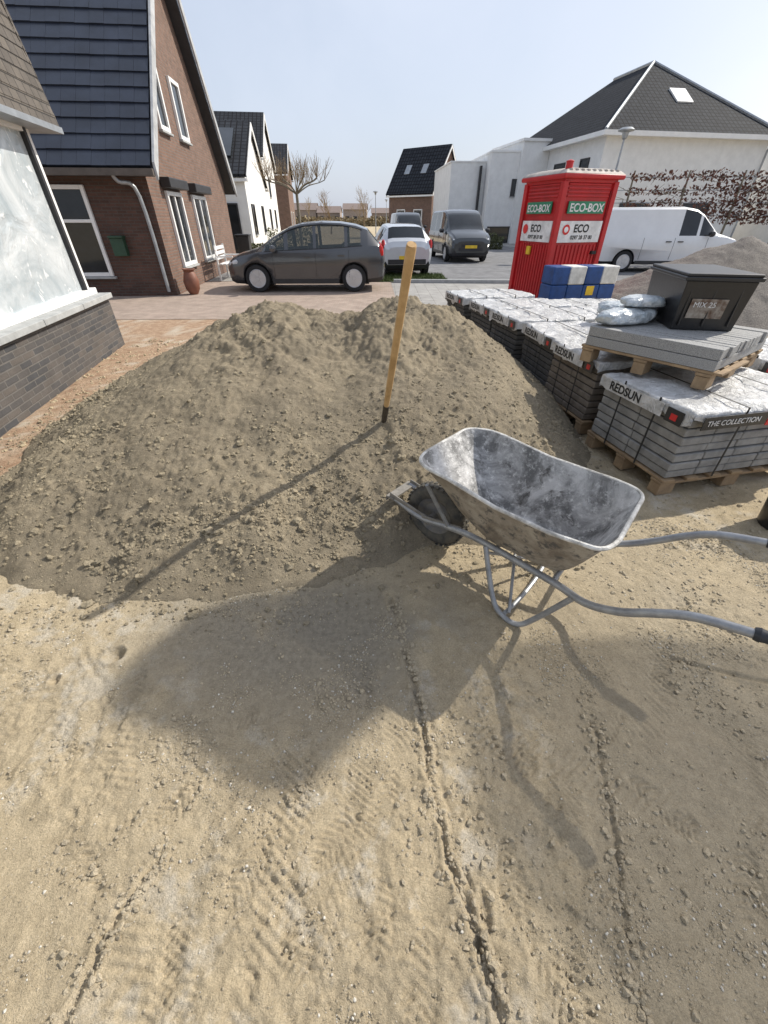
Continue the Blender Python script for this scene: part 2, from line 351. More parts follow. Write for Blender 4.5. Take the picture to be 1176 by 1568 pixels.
# ---------------------------------------------------------------- sheets
def sheet(name,poly,z,mat,grid=False):
    mb=MB(); mb.add([(x,y,z) for x,y in poly],[tuple(range(len(poly)))]); return mb.obj(name,[mat],uv=True)
sheet('brick_paving',[(-14,8.35),(-1.0,8.6),(.35,8.9),(.2,14.6),(-14,14.6)],.006,redpave)
sheet('pavement',[(.35,8.9),(7,8.9),(7.5,13.6),(.22,14.0)],.008,pave)
sheet('road',[(-2,16.4),(.25,14.1),(40,13.8),(40,21),(9,22.5),(6.5,70),(1.5,70),(-1.5,30),(-2.2,17)],.012,asphalt)
sheet('sidewalk',[(6.6,70),(9.1,22.6),(12.0,22.3),(9.5,70)],.016,pave)
sheet('parking_strip',[(-14,14.7),(.1,14.2),(-2.1,16.4),(-2.3,17),(-1.6,30),(-4,30),(-5.5,17),(-14,17)],.010,pave)
kb=MB()
def kerb(pts,w=.12,h=.1):
    for a,b in zip(pts[:-1],pts[1:]):
        a=Vector((*a,0));b=Vector((*b,0)); d=b-a; n=Vector((-d.y,d.x,0)).normalized()*w; c=(a+b)/2; kb.ob(c+Vector((0,0,h/2)),d,n,Vector((0,0,h)))
kerb([(.3,14.05),(7.5,13.7)]); kerb([(9.05,22.5),(6.55,70)]); kerb([(-2.25,17),(-1.55,30)])
kb.obj('kerb',[grey_stone])
g=MB()
for i in range(5000):
    x=random.uniform(-.5,2.0); y=random.uniform(14.2,16.2)
    h=random.uniform(.04,.12); a=random.uniform(0,6.28); dx,dy=.012*math.cos(a),.012*math.sin(a)
    g.add([(x-dx,y-dy,.02),(x+dx,y+dy,.02),(x+random.uniform(-.04,.04),y+random.uniform(-.04,.04),h)],[(0,1,2)])
g.add([(-.5,14.2,.02),(2,14.2,.02),(1.8,16.2,.02),(-.7,16.2,.02)],[(0,1,2,3)])
g.obj('grass_verge',[grass_m])
# ---------------------------------------------------------------- windows
def win(fr,gl,P,d,n,u0,u1,z0,z1,fw=.07,dep=.06,mull=(),trans=(),sill=True):
    d=Vector(d).normalized(); n=Vector(n).normalized(); U=Vector((0,0,1)); P=Vector(P)
    q=lambda u,z,o:P+d*u+n*o+U*z
    fr.ob(q(u0+fw/2,(z0+z1)/2,dep/2),d*fw,n*dep,U*(z1-z0)); fr.ob(q(u1-fw/2,(z0+z1)/2,dep/2),d*fw,n*dep,U*(z1-z0))
    fr.ob(q((u0+u1)/2,z0+fw/2,dep/2),d*(u1-u0-2*fw),n*dep,U*fw); fr.ob(q((u0+u1)/2,z1-fw/2,dep/2),d*(u1-u0-2*fw),n*dep,U*fw)
    for m in mull: fr.ob(q(m,(z0+z1)/2,dep*.4),d*fw*.8,n*dep*.8,U*(z1-z0-2*fw))
    for t in trans: fr.ob(q((u0+u1)/2,t,dep*.45),d*(u1-u0-2*fw),n*dep*.7,U*fw*.8)
    gl.ob(q((u0+u1)/2,(z0+z1)/2,.012),d*(u1-u0-1.6*fw),n*.02,U*(z1-z0-1.6*fw))
    if sill: fr.ob(q((u0+u1)/2,z0-.03,.05),d*(u1-u0+.1),n*.1,U*.05,1)
def house(name,loc,rz,W,D,eave,ridge,wall,roofm,ridge_axis='x',oh=.3,wins=(),frame=whitep,fascia=whitep,flat=False):
    e=empty(name,loc,rz); mb=MB()
    if flat:
        mb.bx(0,W,0,D,0,eave); mb.obj('walls',[wall],e,uv=True)
        r=MB(); r.bx(-.04,W+.04,-.04,D+.04,eave,eave+.1); r.obj('roof_edge',[fascia],e)
    elif ridge_axis=='x':
        y=D/2
        mb.add([(0,0,0),(W,0,0),(W,D,0),(0,D,0),(0,0,eave),(W,0,eave),(W,D,eave),(0,D,eave),(0,y,ridge),(W,y,ridge)],
          [(0,1,5,4),(2,3,7,6),(0,4,8,7,3),(1,2,6,9,5)]); mb.obj('walls',[wall],e,uv=True)
        r=MB(); sl=(ridge-eave)/y
        for s_ in (0,1):
            y0=-oh if s_==0 else D+oh; z0=eave-oh*sl+.06
            a=Vector((W/2,(y0+y)/2,(z0+ridge+.06)/2)); Yv=Vector((0,y-y0,ridge+.06-z0)); n=Vector((1,0,0)).cross(Yv).normalized()
            r.ob(a+n*(.06 if n.z>0 else -.06),Vector((W+2*oh,0,0)),Yv,n*.12)
        r.obj('roof',[roofm],e,uv=True)
        f=MB()
        for xx in (-oh-.02,W+oh+.02):
            for s_ in (0,1):
                y0=-oh if s_==0 else D+oh; z0=eave-oh*sl
                a=Vector((xx,(y0+y)/2,(z0+ridge)/2)); Yv=Vector((0,y-y0,ridge-z0)); f.ob(a,Vector((.04,0,0)),Yv,Vector((0,0,.24)))
        for yy in (-oh,D+oh): f.box((W/2,yy,eave-oh*sl-.04),(W+2*oh,.12,.12))
        f.obj('bargeboard',[fascia],e)
    elif ridge_axis=='hip':
        mb.bx(0,W,0,D,0,eave); mb.obj('walls',[wall],e,uv=True)
        a=-oh;w=W+oh;d=D+oh;k=W/2
        r=MB(); r.add([(a,a,eave+.1),(w,a,eave+.1),(w,d,eave+.1),(a,d,eave+.1),(k,k,ridge),(k,D-k,ridge)],[(0,1,4),(1,2,5,4),(2,3,5),(3,0,4,5)]); r.obj('roof',[roofm],e,uv=True)
        f=MB(); 
        for y in (a,d): f.box((W/2,y,eave),(W+2*oh+.2,.2,.22))
        for x in (a,w): f.box((x,D/2,eave),(.2,D+2*oh-.2,.22))
        f.box((W/2,D/2,eave-.06),(W+2*oh-.3,D+2*oh-.3,.06))
        f.obj('gutter',[fascia],e)
        h=MB()
        for p in ((a,a),(w,a)): h.tube([(p[0],p[1],eave+.14),(k,k,ridge+.04)],.09,0,6)
        h.tube([(k,k,ridge+.03),(k,D-k,ridge+.03)],.1,0,6); h.obj('ridge_tiles',[zinc],e)
    fr=MB();gl=MB()
    for w in wins:
        side,u0,u1,z0,z1=w[:5]; kw=w[5] if len(w)>5 else {}
        P,d,n={'f':((0,0,0),(1,0,0),(0,-1,0)),'l':((0,0,0),(0,1,0),(-1,0,0)),'r':((W,0,0),(0,1,0),(1,0,0))}[side]
        win(fr,gl,P,d,n,u0,u1,z0,z1,**kw)
    if wins: fr.obj('window_frames',[frame,grey_stone],e); gl.obj('window_panes',[glass],e)
    return e
# ---------------------------------------------------------------- neighbour brick house (left)
rz=math.radians(5.2); H2=empty('brick_house',(-5.3,11.55,0),rz)
W=7.2; D=7.7; ev=2.75; rg=7.35; oh=.32
mb=MB(); mb.add([(-W,0,0),(0,0,0),(0,0,ev+.1),(-W,0,ev+.1)],[(0,1,2,3)],0)
mb.add([(0,0,0),(0,D,0),(0,D,ev+.1),(0,D/2,rg),(0,0,ev+.1)],[(0,1,2,3,4)],1)
mb.add([(-W,0,0),(-W,D,0),(-W,D,ev+.1),(-W,D/2,rg),(-W,0,ev+.1)],[(4,3,2,1,0)],1)
mb.add([(-W,D,0),(0,D,0),(0,D,ev+.1),(-W,D,ev+.1)],[(3,2,1,0)],0)
mb.obj('walls',[brown_shaded,brown_g],H2,uv=True)
sl=(rg-ev)/(D/2); ang=math.atan(sl); t=MB(); Lc=math.hypot(D/2+oh,(D/2+oh)*sl); nc=18; st=Lc/nc
for s_ in (0,1):
    for c in range(nc):
        for k in range(26):
            x=-W-oh+.3*k+.15
            if x>oh: continue
            dd=(c+.5)*st; y=-oh+dd*math.cos(ang); z=ev-oh*sl+.1+dd*math.sin(ang)
            a=ang-.07; yv=Vector((0,math.cos(a),math.sin(a))); nv=Vector((0,-math.sin(a),math.cos(a)))
            if s_: y=D-y; yv.y*=-1; nv.y*=-1
            j=random.uniform(-.004,.004)
            t.ob(Vector((x,y,z+.04+j)),Vector((.296,0,0)),yv*(st+.05),nv*.03)
t.obj('roof_tiles',[tile_m],H2)
r=MB()
for s_ in (0,1):
    y0=-oh if s_==0 else D+oh; z0=ev-oh*sl
    Yv=Vector((0,D/2-y0,rg-z0)); n=Vector((0,-Yv.z,Yv.y)).normalized()*(1 if s_==0 else -1)
    r.ob(Vector((-W/2,(y0+D/2)/2,(z0+rg)/2)),Vector((W+2*oh-.06,0,0)),Yv,n*.12,0)
    r.ob(Vector((oh+.03,(y0+D/2)/2,(z0+rg)/2+.05)),Vector((.05,0,0)),Yv,Vector((0,0,.3)),1)
    r.box((-W/2,y0-.03 if s_==0 else y0+.03,z0+.03),(W+2*oh,.14,.12),2)
r.obj('roof_deck',[darkm,M('bargeboard_grey',(.40,.41,.42),.6),M('gutter_brown',(.10,.085,.075),.6)],H2)
fr=MB();gl=MB();sh=MB()
for u0,u1 in ((.95,2.1),(3.1,4.5)):
    win(fr,gl,(0,0,0),(0,1,0),(1,0,0),u0,u1,.55,2.15,.09,.07,mull=((u0+u1)/2,),trans=())
    sh.box((.13,(u0+u1)/2,2.3),(.24,u1-u0+.3,.2),0)
for u0,u1 in ((1.75,2.45),(3.3,4.1)):
    win(fr,gl,(0,0,0),(0,1,0),(1,0,0),u0,u1,3.35,4.55,.09,.07)
win(fr,gl,(0,0,0),(1,0,0),(0,-1,0),-2.35,-1.38,.45,2.2,.08,.07,trans=(1.55,))
win(fr,gl,(0,0,0),(1,0,0),(0,-1,0),-4.9,-3.2,.45,2.2,.08,.07,mull=(-4.05,))
fr.obj('window_frames',[whitep,grey_stone],H2,bev=.008); gl.obj('window_panes',[glass],H2)
sh.obj('shutter_boxes',[darkm],H2,bev=.02)
dp=MB(); dp.tube([(-.55,-.38,ev-.35),(-.5,-.3,ev-.5),(-.22,-.08,ev-.75),(-.16,-.07,.1)],.042,0,10,5); dp.obj('downpipe',[zinc],H2)
mbx=MB(); mbx.box((-1.0,-.09,1.05),(.3,.16,.36)); mbx.box((-1.0,-.1,1.25),(.33,.2,.05)); mbx.obj('mailbox',[green_m],H2,bev=.015)
u=MB(); u.lathe([(.10,0),(.17,.12),(.19,.3),(.14,.46),(.11,.5),(.15,.56),(.14,.57),(.09,.5)],(0,0,0)); u.obj('garden_urn',[terra],None,(-4.95,11.75,.01))
bn=MB()
for k in range(4): bn.box((0,.12*k-.18,.45),(1.2,.09,.03))
for k in range(3): bn.box((0,.28,.6+.13*k),(1.2,.03,.09))
for x in (-.52,.52):
    bn.box((x,-.18,.22),(.05,.05,.44)); bn.box((x,.28,.47),(.05,.05,.94)); bn.box((x,.05,.64),(.05,.5,.04))
bn.obj('garden_bench',[whitep],None,(-4.9,15.0,.01),math.radians(95),bev=.006)
wb=MB(); wb.loft([[(x*s_,y*s_,z) for x,y in((-.27,-.3),(.27,-.3),(.27,.3),(-.27,.3))] for s_,z in((.8,.05),(1,1.0))],sm=False); wb.box((0,0,1.03),(.6,.68,.06)); wb.obj('wheelie_bin',[darkm],None,(-6.0,20.6,0),.1,bev=.02)
# ---------------------------------------------------------------- near building on left
NB=empty('house_extension',(-4.08,6.62,0),math.atan2(.55,3.02))
w=MB(); w.bx(-3,0,-9,0,0,.66); w.obj('brick_plinth',[grey_b],NB,uv=True)
s_=MB(); 
for k in range(9): s_.bx(-.35,.07,-1*(k+1)+.004,-1*k-.004,.66,.725)
s_.bx(-3,-.36,-.3,.06,.66,.72); s_.obj('stone_sill',[grey_stone],NB,bev=.006)
foil,nt,b=newmat('plastic_foil'); v=coord(nt)
f=ramp(nt,noise(nt,v,1.1,6,.6,1.6),.35,.68)
c=mix(nt,f,(.36,.41,.44),(.66,.69,.71))
c=mix(nt,ramp(nt,noise(nt,v,2.6,5,.6,3.0),.60,.66,(0,0,0),(.8,.8,.8)),c,(.82,.83,.84))
L(nt,c,b.inputs['Base Color']); b.inputs['Roughness'].default_value=.14
b.inputs['Coat Weight'].default_value=.6; b.inputs['Coat Roughness'].default_value=.06
bump(nt,b,noise(nt,v,2.2,4,.5,2.0),.6,.05)
fo=MB(); fo.bx(-.17,-.15,-8.9,-.36,.79,2.42); fo.bx(-2.9,-.4,-.20,-.18,.79,2.42); fo.obj('plastic_sheet',[foil],NB)
ff=MB()
for y in (-.3,-3.6,-6.9): ff.bx(-.22,-.10,y-.06,y,.725,2.5,0 if y<-1 else 1)
ff.bx(-.22,-.09,-9,-.06,.725,.80,0); ff.bx(-.22,-.10,-9,-.37,2.40,2.5,0); ff.bx(-.2,-.13,-.23,-.17,.725,2.5,0)
ff.obj('window_frame',[whitep,darkm],NB,bev=.005)
up=MB()
for k in range(22):
    z=2.50+.105*k; up.ob(Vector((.10-.012*k,-4.45,z+.06)),Vector((.014,0,0)),Vector((0,9.1,0)),Vector((-.020,0,.125)))
    up.ob(Vector((-1.5,.12-.012*k,z+.06)),Vector((3.2-.02*k,0,0)),Vector((0,.014,0)),Vector((0,-.020,.125)))
up.obj('slate_cladding',[slate],NB,uv=True)
ud=MB(); ud.bx(-3,.05,-9,.06,2.50,2.53); ud.bx(-3,-.2,-9,-.2,2.53,4.8); ud.bx(-3,.13,-9.02,.13,2.44,2.50,1); ud.obj('upper_storey_core',[darkm,zinc],NB)
# ---------------------------------------------------------------- other houses
hh=house('white_house',(-9.6,24.5,0),math.radians(7),2.9,9,3.2,5.6,white,far_roof,'x',.15,[('f',1.6,2.4,.1,2.2),('r',1,2,.9,2.2),('r',5.2,6,.9,2.2)],frame=darkm)
sp_=MB(); sp_.ob(Vector((1.5,1.9,4.62)),Vector((1.7,0,0)),Vector((0,2.4,1.28)),Vector((0,-.05,.09))); sp_.obj('solar_panel',[glass],hh)
house('terraced_house',(-12.2,38,0),math.radians(7),3.3,9,5.2,8,white,far_roof,'x',.2,[('r',1,2,.9,2.2),('r',3,4,3,4.2),('r',5,6,.9,2.2)],frame=darkm)
house('terraced_house',(-13.5,54,0),math.radians(7),3.3,9,5.4,8,brown_g,far_roof,'x',.2,[('r',1,2,.9,2.2),('r',5,6,.9,2.2)])
hb=house('brick_house',(.5,50,0),math.radians(-38),5.0,5.2,3.6,6.9,brown_g,far_roof,'x',.2,[('r',.8,2.0,.8,2.3),('r',3.2,4.4,.8,2.3),('r',2.,3.2,3.9,5.0),('f',1,2,1,2.3),('f',3,4,1,2.3)])
sk=MB()
for x in (1.4,3.3): sk.ob(Vector((x,1.2,5.3)),Vector((.6,0,0)),Vector((0,.55,.69)),Vector((0,-.12,.1)))
sk.obj('skylights',[zinc],hb)
cube=house('modern_white_house',(7.6,37.5,0),math.radians(3),3.4,9,5.35,0,white,far_roof,flat=True,wins=[('f',1.7,2.6,2.9,3.9),('f',.3,3.0,.05,1.1)],frame=darkm,fascia=whitep)
b2=MB(); b2.bx(-2.6,-.01,1.2,9,0,4.9); b2.bx(-2.66,-.01,1.16,9,4.9,4.98,0); b2.obj('side_block',[white],cube)
b3=MB(); b3.bx(-.5,-.35,.9,1.15,0,4.7); b3.bx(3.41,3.46,1,7,.2,4.9); b3.obj('dark_panels',[darkm],cube)
big=house('villa_hip_roof',(12.8,31.2,0),math.radians(10),11,15,5.5,9.6,white,far_roof,'hip',.45,[('l',1.2,2.2,3.3,4.6),('l',4,5.4,3.3,4.6),('l',1.5,3.8,.3,2.4),('f',2,4,.3,2.4),('f',6.5,8.5,.3,2.4)],frame=darkm)
q=MB(); q.ob(Vector((5.9,2.55,7.62)),Vector((1.1,0,0)),Vector((0,1.1,.76)),Vector((0,-.08,.12))); q.obj('skylight',[whitep],big)
q=MB(); q.bx(-2.0,-.02,6.5,12,0,5.9); q.bx(-2.1,-.02,6.4,12.1,5.9,6.05); q.obj('side_wing',[white],big)
q=MB(); q.tube([(11.3,-.3,5.4),(11.05,-.06,5.0),(11.05,-.06,.1)],.06); q.obj('downpipe',[zinc],big)
house('villa',(27.5,30,0),math.radians(10),8,9,4.6,8.4,white,far_roof,'x',.4,[('f',1,2.4,.8,2.4)])
rh=empty('row_houses',(0,0,0)); m1=MB(); m2=MB()
for k in range(16):
    x=-75+k*10+random.uniform(-1,1); y=185+random.uniform(-8,8); h=random.uniform(3.2,4.4); w_=8.6; t_=h+random.uniform(1.4,2.4)
    m1.bx(x,x+w_,y,y+9,0,h); m2.add([(x-.3,y-.5,h),(x+w_+.3,y-.5,h),(x+w_+.3,y+4.5,t_),(x-.3,y+4.5,t_),(x+w_+.3,y+9.5,h),(x-.3,y+9.5,h)],[(0,1,2,3),(3,2,4,5)]); m1.add([(x,y,h),(x,y+9,h),(x,y+4.5,t_-.1)],[(0,1,2)]); m1.add([(x+w_,y,h),(x+w_,y+9,h),(x+w_,y+4.5,t_-.1)],[(0,1,2)])
    for j in range(3): m1.box((x+1.5+j*2.8,y-.05,1.5),(1.4,.1,1.4),1)
m1.obj('walls',[M('far_brick',(.30,.25,.22),.9),glass],rh); m2.obj('roofs',[M('far_tiles',(.22,.17,.15),.8)],rh)
# ---------------------------------------------------------------- trees
bark=M('bark',(.20,.175,.13),.9,0,.3,20,.4,60)
twigm=M('twigs',(.26,.19,.11),.9,0,.3,10)
def pollard(name,loc,h,rad,seed):
    random.seed(seed); e=empty(name,loc); b=MB(); tw=MB()
    b.tube([(0,0,0),(.01,0,h*.5),(0,.0,h)],[.065,.05,.045],0,10,3)
    for k in range(13):
        a=k*2*math.pi/13+random.uniform(-.2,.2); r=rad*random.uniform(.6,1); d=Vector((math.cos(a),math.sin(a),0))
        p=[Vector((0,0,h-.05)),d*r*.4+Vector((0,0,h+.18)),d*r*.8+Vector((0,0,h+.28)),d*r+Vector((0,0,h+.36))]
        b.tube(p,[.024,.017,.013,.014],0,7,4)
        for j in range(16):
            f=random.choice((1,1,.8,.45)); o=d*r*f+Vector((0,0,h+(.36 if f==1 else .28 if f==.8 else .19)))
            q=Vector((d.x*random.uniform(-.1,.3)+random.uniform(-.2,.2),d.y*random.uniform(-.1,.3)+random.uniform(-.2,.2),random.uniform(.25,.65)))
            tw.tube([o,o+q*.5+Vector((random.uniform(-.04,.04),0,0)),o+q],[.008,.005,.003],0,4)
            if random.random()<.6: tw.tube([o+q*.5,o+q*.5+Vector((random.uniform(-.2,.2),random.uniform(-.2,.2),.25))],[.006,.003],0,3)
    b.obj('trunk_and_limbs',[bark],e); tw.obj('twigs',[twigm],e)
pollard('pollard_tree',(-2.95,17.2,0),2.3,1.15,4)
def baretree(name,loc,h,seed,mb=None):
    random.seed(seed); b=mb or MB(); loc=Vector(loc)
    def br(p,d,l,r,k):
        q=p+d*l; b.tube([p,(p+q)/2+Vector((random.uniform(-1,1),random.uniform(-1,1),0))*l*.05,q],[r,r*.8,r*.6],0,5 if k>2 else 3)
        if k==0: return
        for i in range(3 if k>1 else 4):
            nd=(d+Vector((random.uniform(-.7,.7),random.uniform(-.7,.7),random.uniform(-.1,.5)))).normalized(); br(q if i<2 else p+d*l*.6,nd,l*random.uniform(.6,.82),r*.55,k-1)
    br(loc,Vector((0,0,1)),h*.3,h*.022,5 if not mb else 4)
    if not mb: b.obj(name,[twigm])
baretree('bare_tree',(-6.5,60,0),5.,2); baretree('bare_tree',(-3,75,0),6,3); baretree('bare_tree',(9.5,60,0),5,8)
tl=MB()
for k in range(7): baretree('',(-60+k*17+random.uniform(-4,4),150+random.uniform(-10,10),0),random.uniform(7,9),20+k,tl)
tl.obj('distant_tree_line',[twigm])
def leafmass(name,boxes,n,sz,mats,parent=None):
    P=[]
    for (x0,x1,y0,y1,z0,z1),k in boxes:
        x=rng.uniform(x0,x1,k);y=rng.uniform(y0,y1,k);z=z0+(z1-z0)*rng.random(k)*(.75+.25*vn(x*1.3,y*1.3)); P.append(np.stack([x,y,z],-1))
    P=np.concatenate(P); k=len(P); a=rng.normal(size=(k,3)); a/=np.linalg.norm(a,axis=1)[:,None]; b_=rng.normal(size=(k,3)); b_-=a*(a*b_).sum(1)[:,None]; b_/=np.linalg.norm(b_,axis=1)[:,None]
    s_=sz*rng.uniform(.6,1.3,(k,1))
    V=np.stack([P-a*s_,P+b_*s_*.5,P+a*s_,P-b_*s_*.5],1).reshape(-1,3)
    return npmesh(name,V,np.arange(4*k).reshape(k,4),mats,parent,False)
hg=M('hedge_leaf',(.10,.11,.045),.8,0,.4,3,c2=(.05,.055,.02)); rust=M('rust_leaf',(.16,.06,.035),.8,0,.4,5,c2=(.08,.04,.03)); reed=M('reed',(.28,.22,.13),.9)
leafmass('hedge',[((-11,-4.6,31,32.2,0,1.2),3500),((4,7.5,30,31,0,.9),3000)],0,.07,[hg])
leafmass('garden_shrub',[((-6.9,-5.6,22.8,23.8,0,.9),1800)],0,.05,[hg])
leafmass('reeds',[((-60,60,120,124,0,2.2),16000)],0,.35,[reed])
pt=empty('pleached_hedge'); pm=MB()
for k in range(6):
    x=9.8+k*2.1; y=20.4-.1*k; pm.tube([(x,y,0),(x+.03,y,1.6),(x,y,3.1)],[.05,.045,.03],0,7)
for z in (1.7,2.1,2.5,2.9): pm.tube([(8.6,20.5,z),(21,19.9,z)],.012,1,5)
for k in range(60):
    x=random.uniform(9.2,20.5); z=random.choice((1.7,2.1,2.5,2.9)); pm.tube([(x,20.3,z),(x+random.uniform(-.6,.6),20.25,z+random.uniform(-.1,.12)),(x+random.uniform(-1,1),20.2,z+random.uniform(-.3,.3))],[.018,.013,.006],0,4)
pm.obj('stems_and_wires',[bark,zinc],pt)
leafmass('leaves',[((9.6+.0*k,20.8,20.0,20.6,z-.16,z+.18),700) for k,z in enumerate((1.7,2.1,2.5,2.95))]+[((13,20.8,19.9,20.7,1.4,3.2),2200)],0,.075,[rust],pt)
# ---------------------------------------------------------------- street lamp
def lamp(loc,h):
    m=MB(); m.tube([(0,0,0),(0,0,.9),(0,0,h-.35)],[.065,.06,.035],0,12); m.lathe([(.04,h-.38),(.10,h-.33),(.13,h-.16),(.30,h-.12),(.31,h-.09),(.2,h-.02),(.03,h)],(0,0,0),mi=0,n=24)
    m.obj('street_lamp',[zinc],None,loc)
lamp((9.75,22.0,0),4.55); lamp((-1.0,60,0),4.2); lamp((.4,85,0),4.2)
# ---------------------------------------------------------------- vehicles
tyre=M('tyre_rubber',(.02,.02,.021),.85); rim=M('alloy',(.55,.56,.58),.35,.5,.05)
redl=M('tail_light',(.45,.015,.012),.2); headl=M('head_light',(.55,.57,.6),.1); plate=M('number_plate',(.75,.5,.03),.5)
def wheel(mb,c,s,R,w,tm,rm,dm):
    c=Vector(c); A=Vector((0,s,0))
    mb.lathe([(R*.66,-w),(R*.9,-w),(R,-w*.85),(R,-w*.15),(R*.94,0),(R*.68,.004),(R*.66,-.03)],c,A,tm,28)
    mb.lathe([(.001,-.045),(R*.66,-.04)],c,A,dm,24)
    mb.lathe([(R*.60,-.02),(R*.66,.006),(R*.68,.003),(R*.67,-.01)],c,A,rm,28); mb.lathe([(.001,.0),(R*.14,0),(R*.17,-.03)],c,A,rm,14)
    for k in range(5):
        for dl in (-.14,.14):
            a=2*math.pi*k/5+dl; d=Vector((math.cos(a),0,math.sin(a))); tt=Vector((-d.z,0,d.x)); mb.ob(c+d*R*.38-A*.008,d*R*.54,tt*R*.085,A*.02,rm)
def vehicle(name,st,paint,front,heading,side_glass,wind,rear,wheels,R,fine,sc=1):
    xs_=sorted(set([s[0] for s in st]+[x for g_ in side_glass for x in g_]+list(wind)+list(rear)))
    xs_=[x for x in xs_ if x<=st[-1][0]]
    arr=np.array(st,float); I=lambda x:[np.interp(x,arr[:,0],arr[:,k]) for k in range(1,6)]
    rings=[]
    for x in xs_:
        zb,be,tp,w,wr=I(x); m=.5*(zb+be)
        h=[(0,zb),(w*.86,zb),(w*.96,zb+.10),(w*.995,m-.02),(w,m+.12),(w*.985,be-.07),(w*.955,be),(wr,tp-.085),(wr*.93,tp-.035),(wr*.7,tp-.008),(0,tp)]
        rings.append([(x,-y,z) for y,z in h]+[(x,y,z) for y,z in h[-2:0:-1]])
    n=len(rings[0]); mb=MB(); vs=[p for r in rings for p in r]; fs=[];mi=[]
    for i in range(len(rings)-1):
        xm=(xs_[i]+xs_[i+1])/2
        for j in range(n):
            k=(j+1)%n; fs.append((i*n+j,i*n+k,(i+1)*n+k,(i+1)*n+j)); jj=j if j<10 else n-1-j
            g_=0
            if jj==6 and any(a<=xm<=b for a,b in side_glass): g_=1
            if jj in(8,9) and (wind[0]<xm<wind[1] or rear[0]<xm<rear[1]): g_=1
            if jj==0 or (jj==1): g_=2
            mi.append(g_)
    fs.append(tuple(range(n))); mi.append(0); fs.append(tuple((len(rings)-1)*n+j for j in range(n))[::-1]); mi.append(0)
    for f,m_ in zip(fs,mi): mb.m.append(m_); mb.s.append(True); mb.f.append(list(f))
    mb.v=[tuple(v) for v in vs]
    e=empty(name); mats=[paint,fine.get('glass',glass),darkm]
    body=mb.obj('body',mats,None,ang=28)
    bm=bmesh.new(); bm.from_mesh(body.data); bmesh.ops.recalc_face_normals(bm,faces=bm.faces); bm.to_mesh(body.data); bm.free()
    cu=MB()
    for wx in wheels: cu.lathe([(R*1.15,-2),(R*1.15,2)],(wx,0,R),Vector((0,1,0)),2,32)
    co=cu.obj('cut',mats); bm=bmesh.new(); bm.from_mesh(co.data); bmesh.ops.recalc_face_normals(bm,faces=bm.faces); bm.to_mesh(co.data); bm.free()
    md=body.modifiers.new('c','BOOLEAN'); md.object=co; md.operation='DIFFERENCE'; md.solver='EXACT'
    dg=bpy.context.evaluated_depsgraph_get(); me=bpy.data.meshes.new_from_object(body.evaluated_get(dg)); body.modifiers.clear()
    if len(me.polygons)>50: body.data=me
    bpy.data.objects.remove(co); body.parent=e
    wm=max(s[4] for s in st); Lx=st[-1][0]
    d=MB()
    for wx in wheels:
        d.bx(wx-R*1.25,wx+R*1.25,-wm+.28,wm-.28,R*.5,R*2.3,1)
        for s_ in(-1,1): wheel(d,(wx,s_*(wm-.015),R),s_,R,.2,0,2,1)
    d.obj('wheels',[tyre,darkm,rim],e)
    t=MB()
    if fine.get('seats'):
        for x in fine['seats']:
            for yy in (-.38,.38):
                t.box((x,yy,.75),(.16,.44,.7),0); t.box((x+.04,yy,1.2),(.09,.24,.18),0)
            t.box((x-.3,0,.5),(.5,1.3,.2),0)
        t.box((1.15,0,.85),(.4,1.4,.12),0)
    for s_ in (-1,1):
        for x in fine['doors']:
            zb,be,tp,w,wr=I(x); m=.5*(zb+be); t.tube([(x,s_*(w*.975),zb+.16),(x,s_*(w*1.0+.001),m+.12),(x,s_*(w*.987),be-.06)],.006,0,4)
        for x in fine['handles']: zb,be,tp,w,wr=I(x); t.box((x,s_*(w+.012),be-.17),(.18,.03,.03),1)
        x=fine['mirror']; zb,be,tp,w,wr=I(x); t.lathe([(.01,-.11),(.07,-.08),(.085,0),(.075,.08),(.01,.11)],(x,s_*(w+.1),be+.06),Vector((0,1,0)),fine.get('mirm',1),12)
        a,b_=wheels[0]+R*1.25,wheels[1]-R*1.25; t.box(((a+b_)/2,s_*(wm*.965),I(2)[0]+.07),(b_-a,.03,.1),0)
        zb,be,tp,w,wr=I(.2)
        t.lathe([(.01,-.2),(.07,-.14),(.085,0),(.07,.12),(.01,.2)],(.24,s_*(w*.90),be-.08),Vector((.85,s_*.45,.25)).normalized(),2,12)
        zb,be,tp,w,wr=I(Lx-.12); t.lathe([(.01,-.13),(.05,-.10),(.065,0),(.05,.10),(.01,.14)],(Lx-.09,s_*(w*.93),be-.08),Vector((-.15,0,1)).normalized(),3,12)
        if fine.get('win'):   # chrome-less dark window surround and roof rail
            rl=[(x,s_*(I(x)[4]+.005),I(x)[2]-.075) for x in np.linspace(fine['win'][0],fine['win'][1],9)]; t.tube(rl,.010,0,5)
            rl=[(x,s_*(I(x)[3]*.957),I(x)[1]+.004) for x in np.linspace(fine['win'][2],fine['win'][1],9)]; t.tube(rl,.010,0,5)
    zb,be,tp,w,wr=I(0)
    t.box((-.012,0,be-.08),(.03,w*1.1,.10),0); t.box((-.012,0,zb+.12),(.03,w*1.4,.12),0); t.box((-.03,0,zb+.22),(.02,.52,.11),4)
    zb,be,tp,w,wr=I(Lx); t.box((Lx+.01,0,be-.25),(.02,.52,.11),4); t.box((Lx+.005,0,zb+.08),(.04,w*1.7,.14),0)
    t.obj('trim',[darkm,paint if fine.get('hp') else darkm,headl,redl,plate],e)
    hd=Vector((*heading,0)).normalized()
    xa=-hd*sc; ya=Vector((0,0,1)).cross(xa)
    m4=Matrix(((xa.x,ya.x,0,front[0]),(xa.y,ya.y,0,front[1]),(0,0,sc,front[2] if len(front)>2 else .012),(0,0,0,1)))
    e.matrix_world=m4
    return e
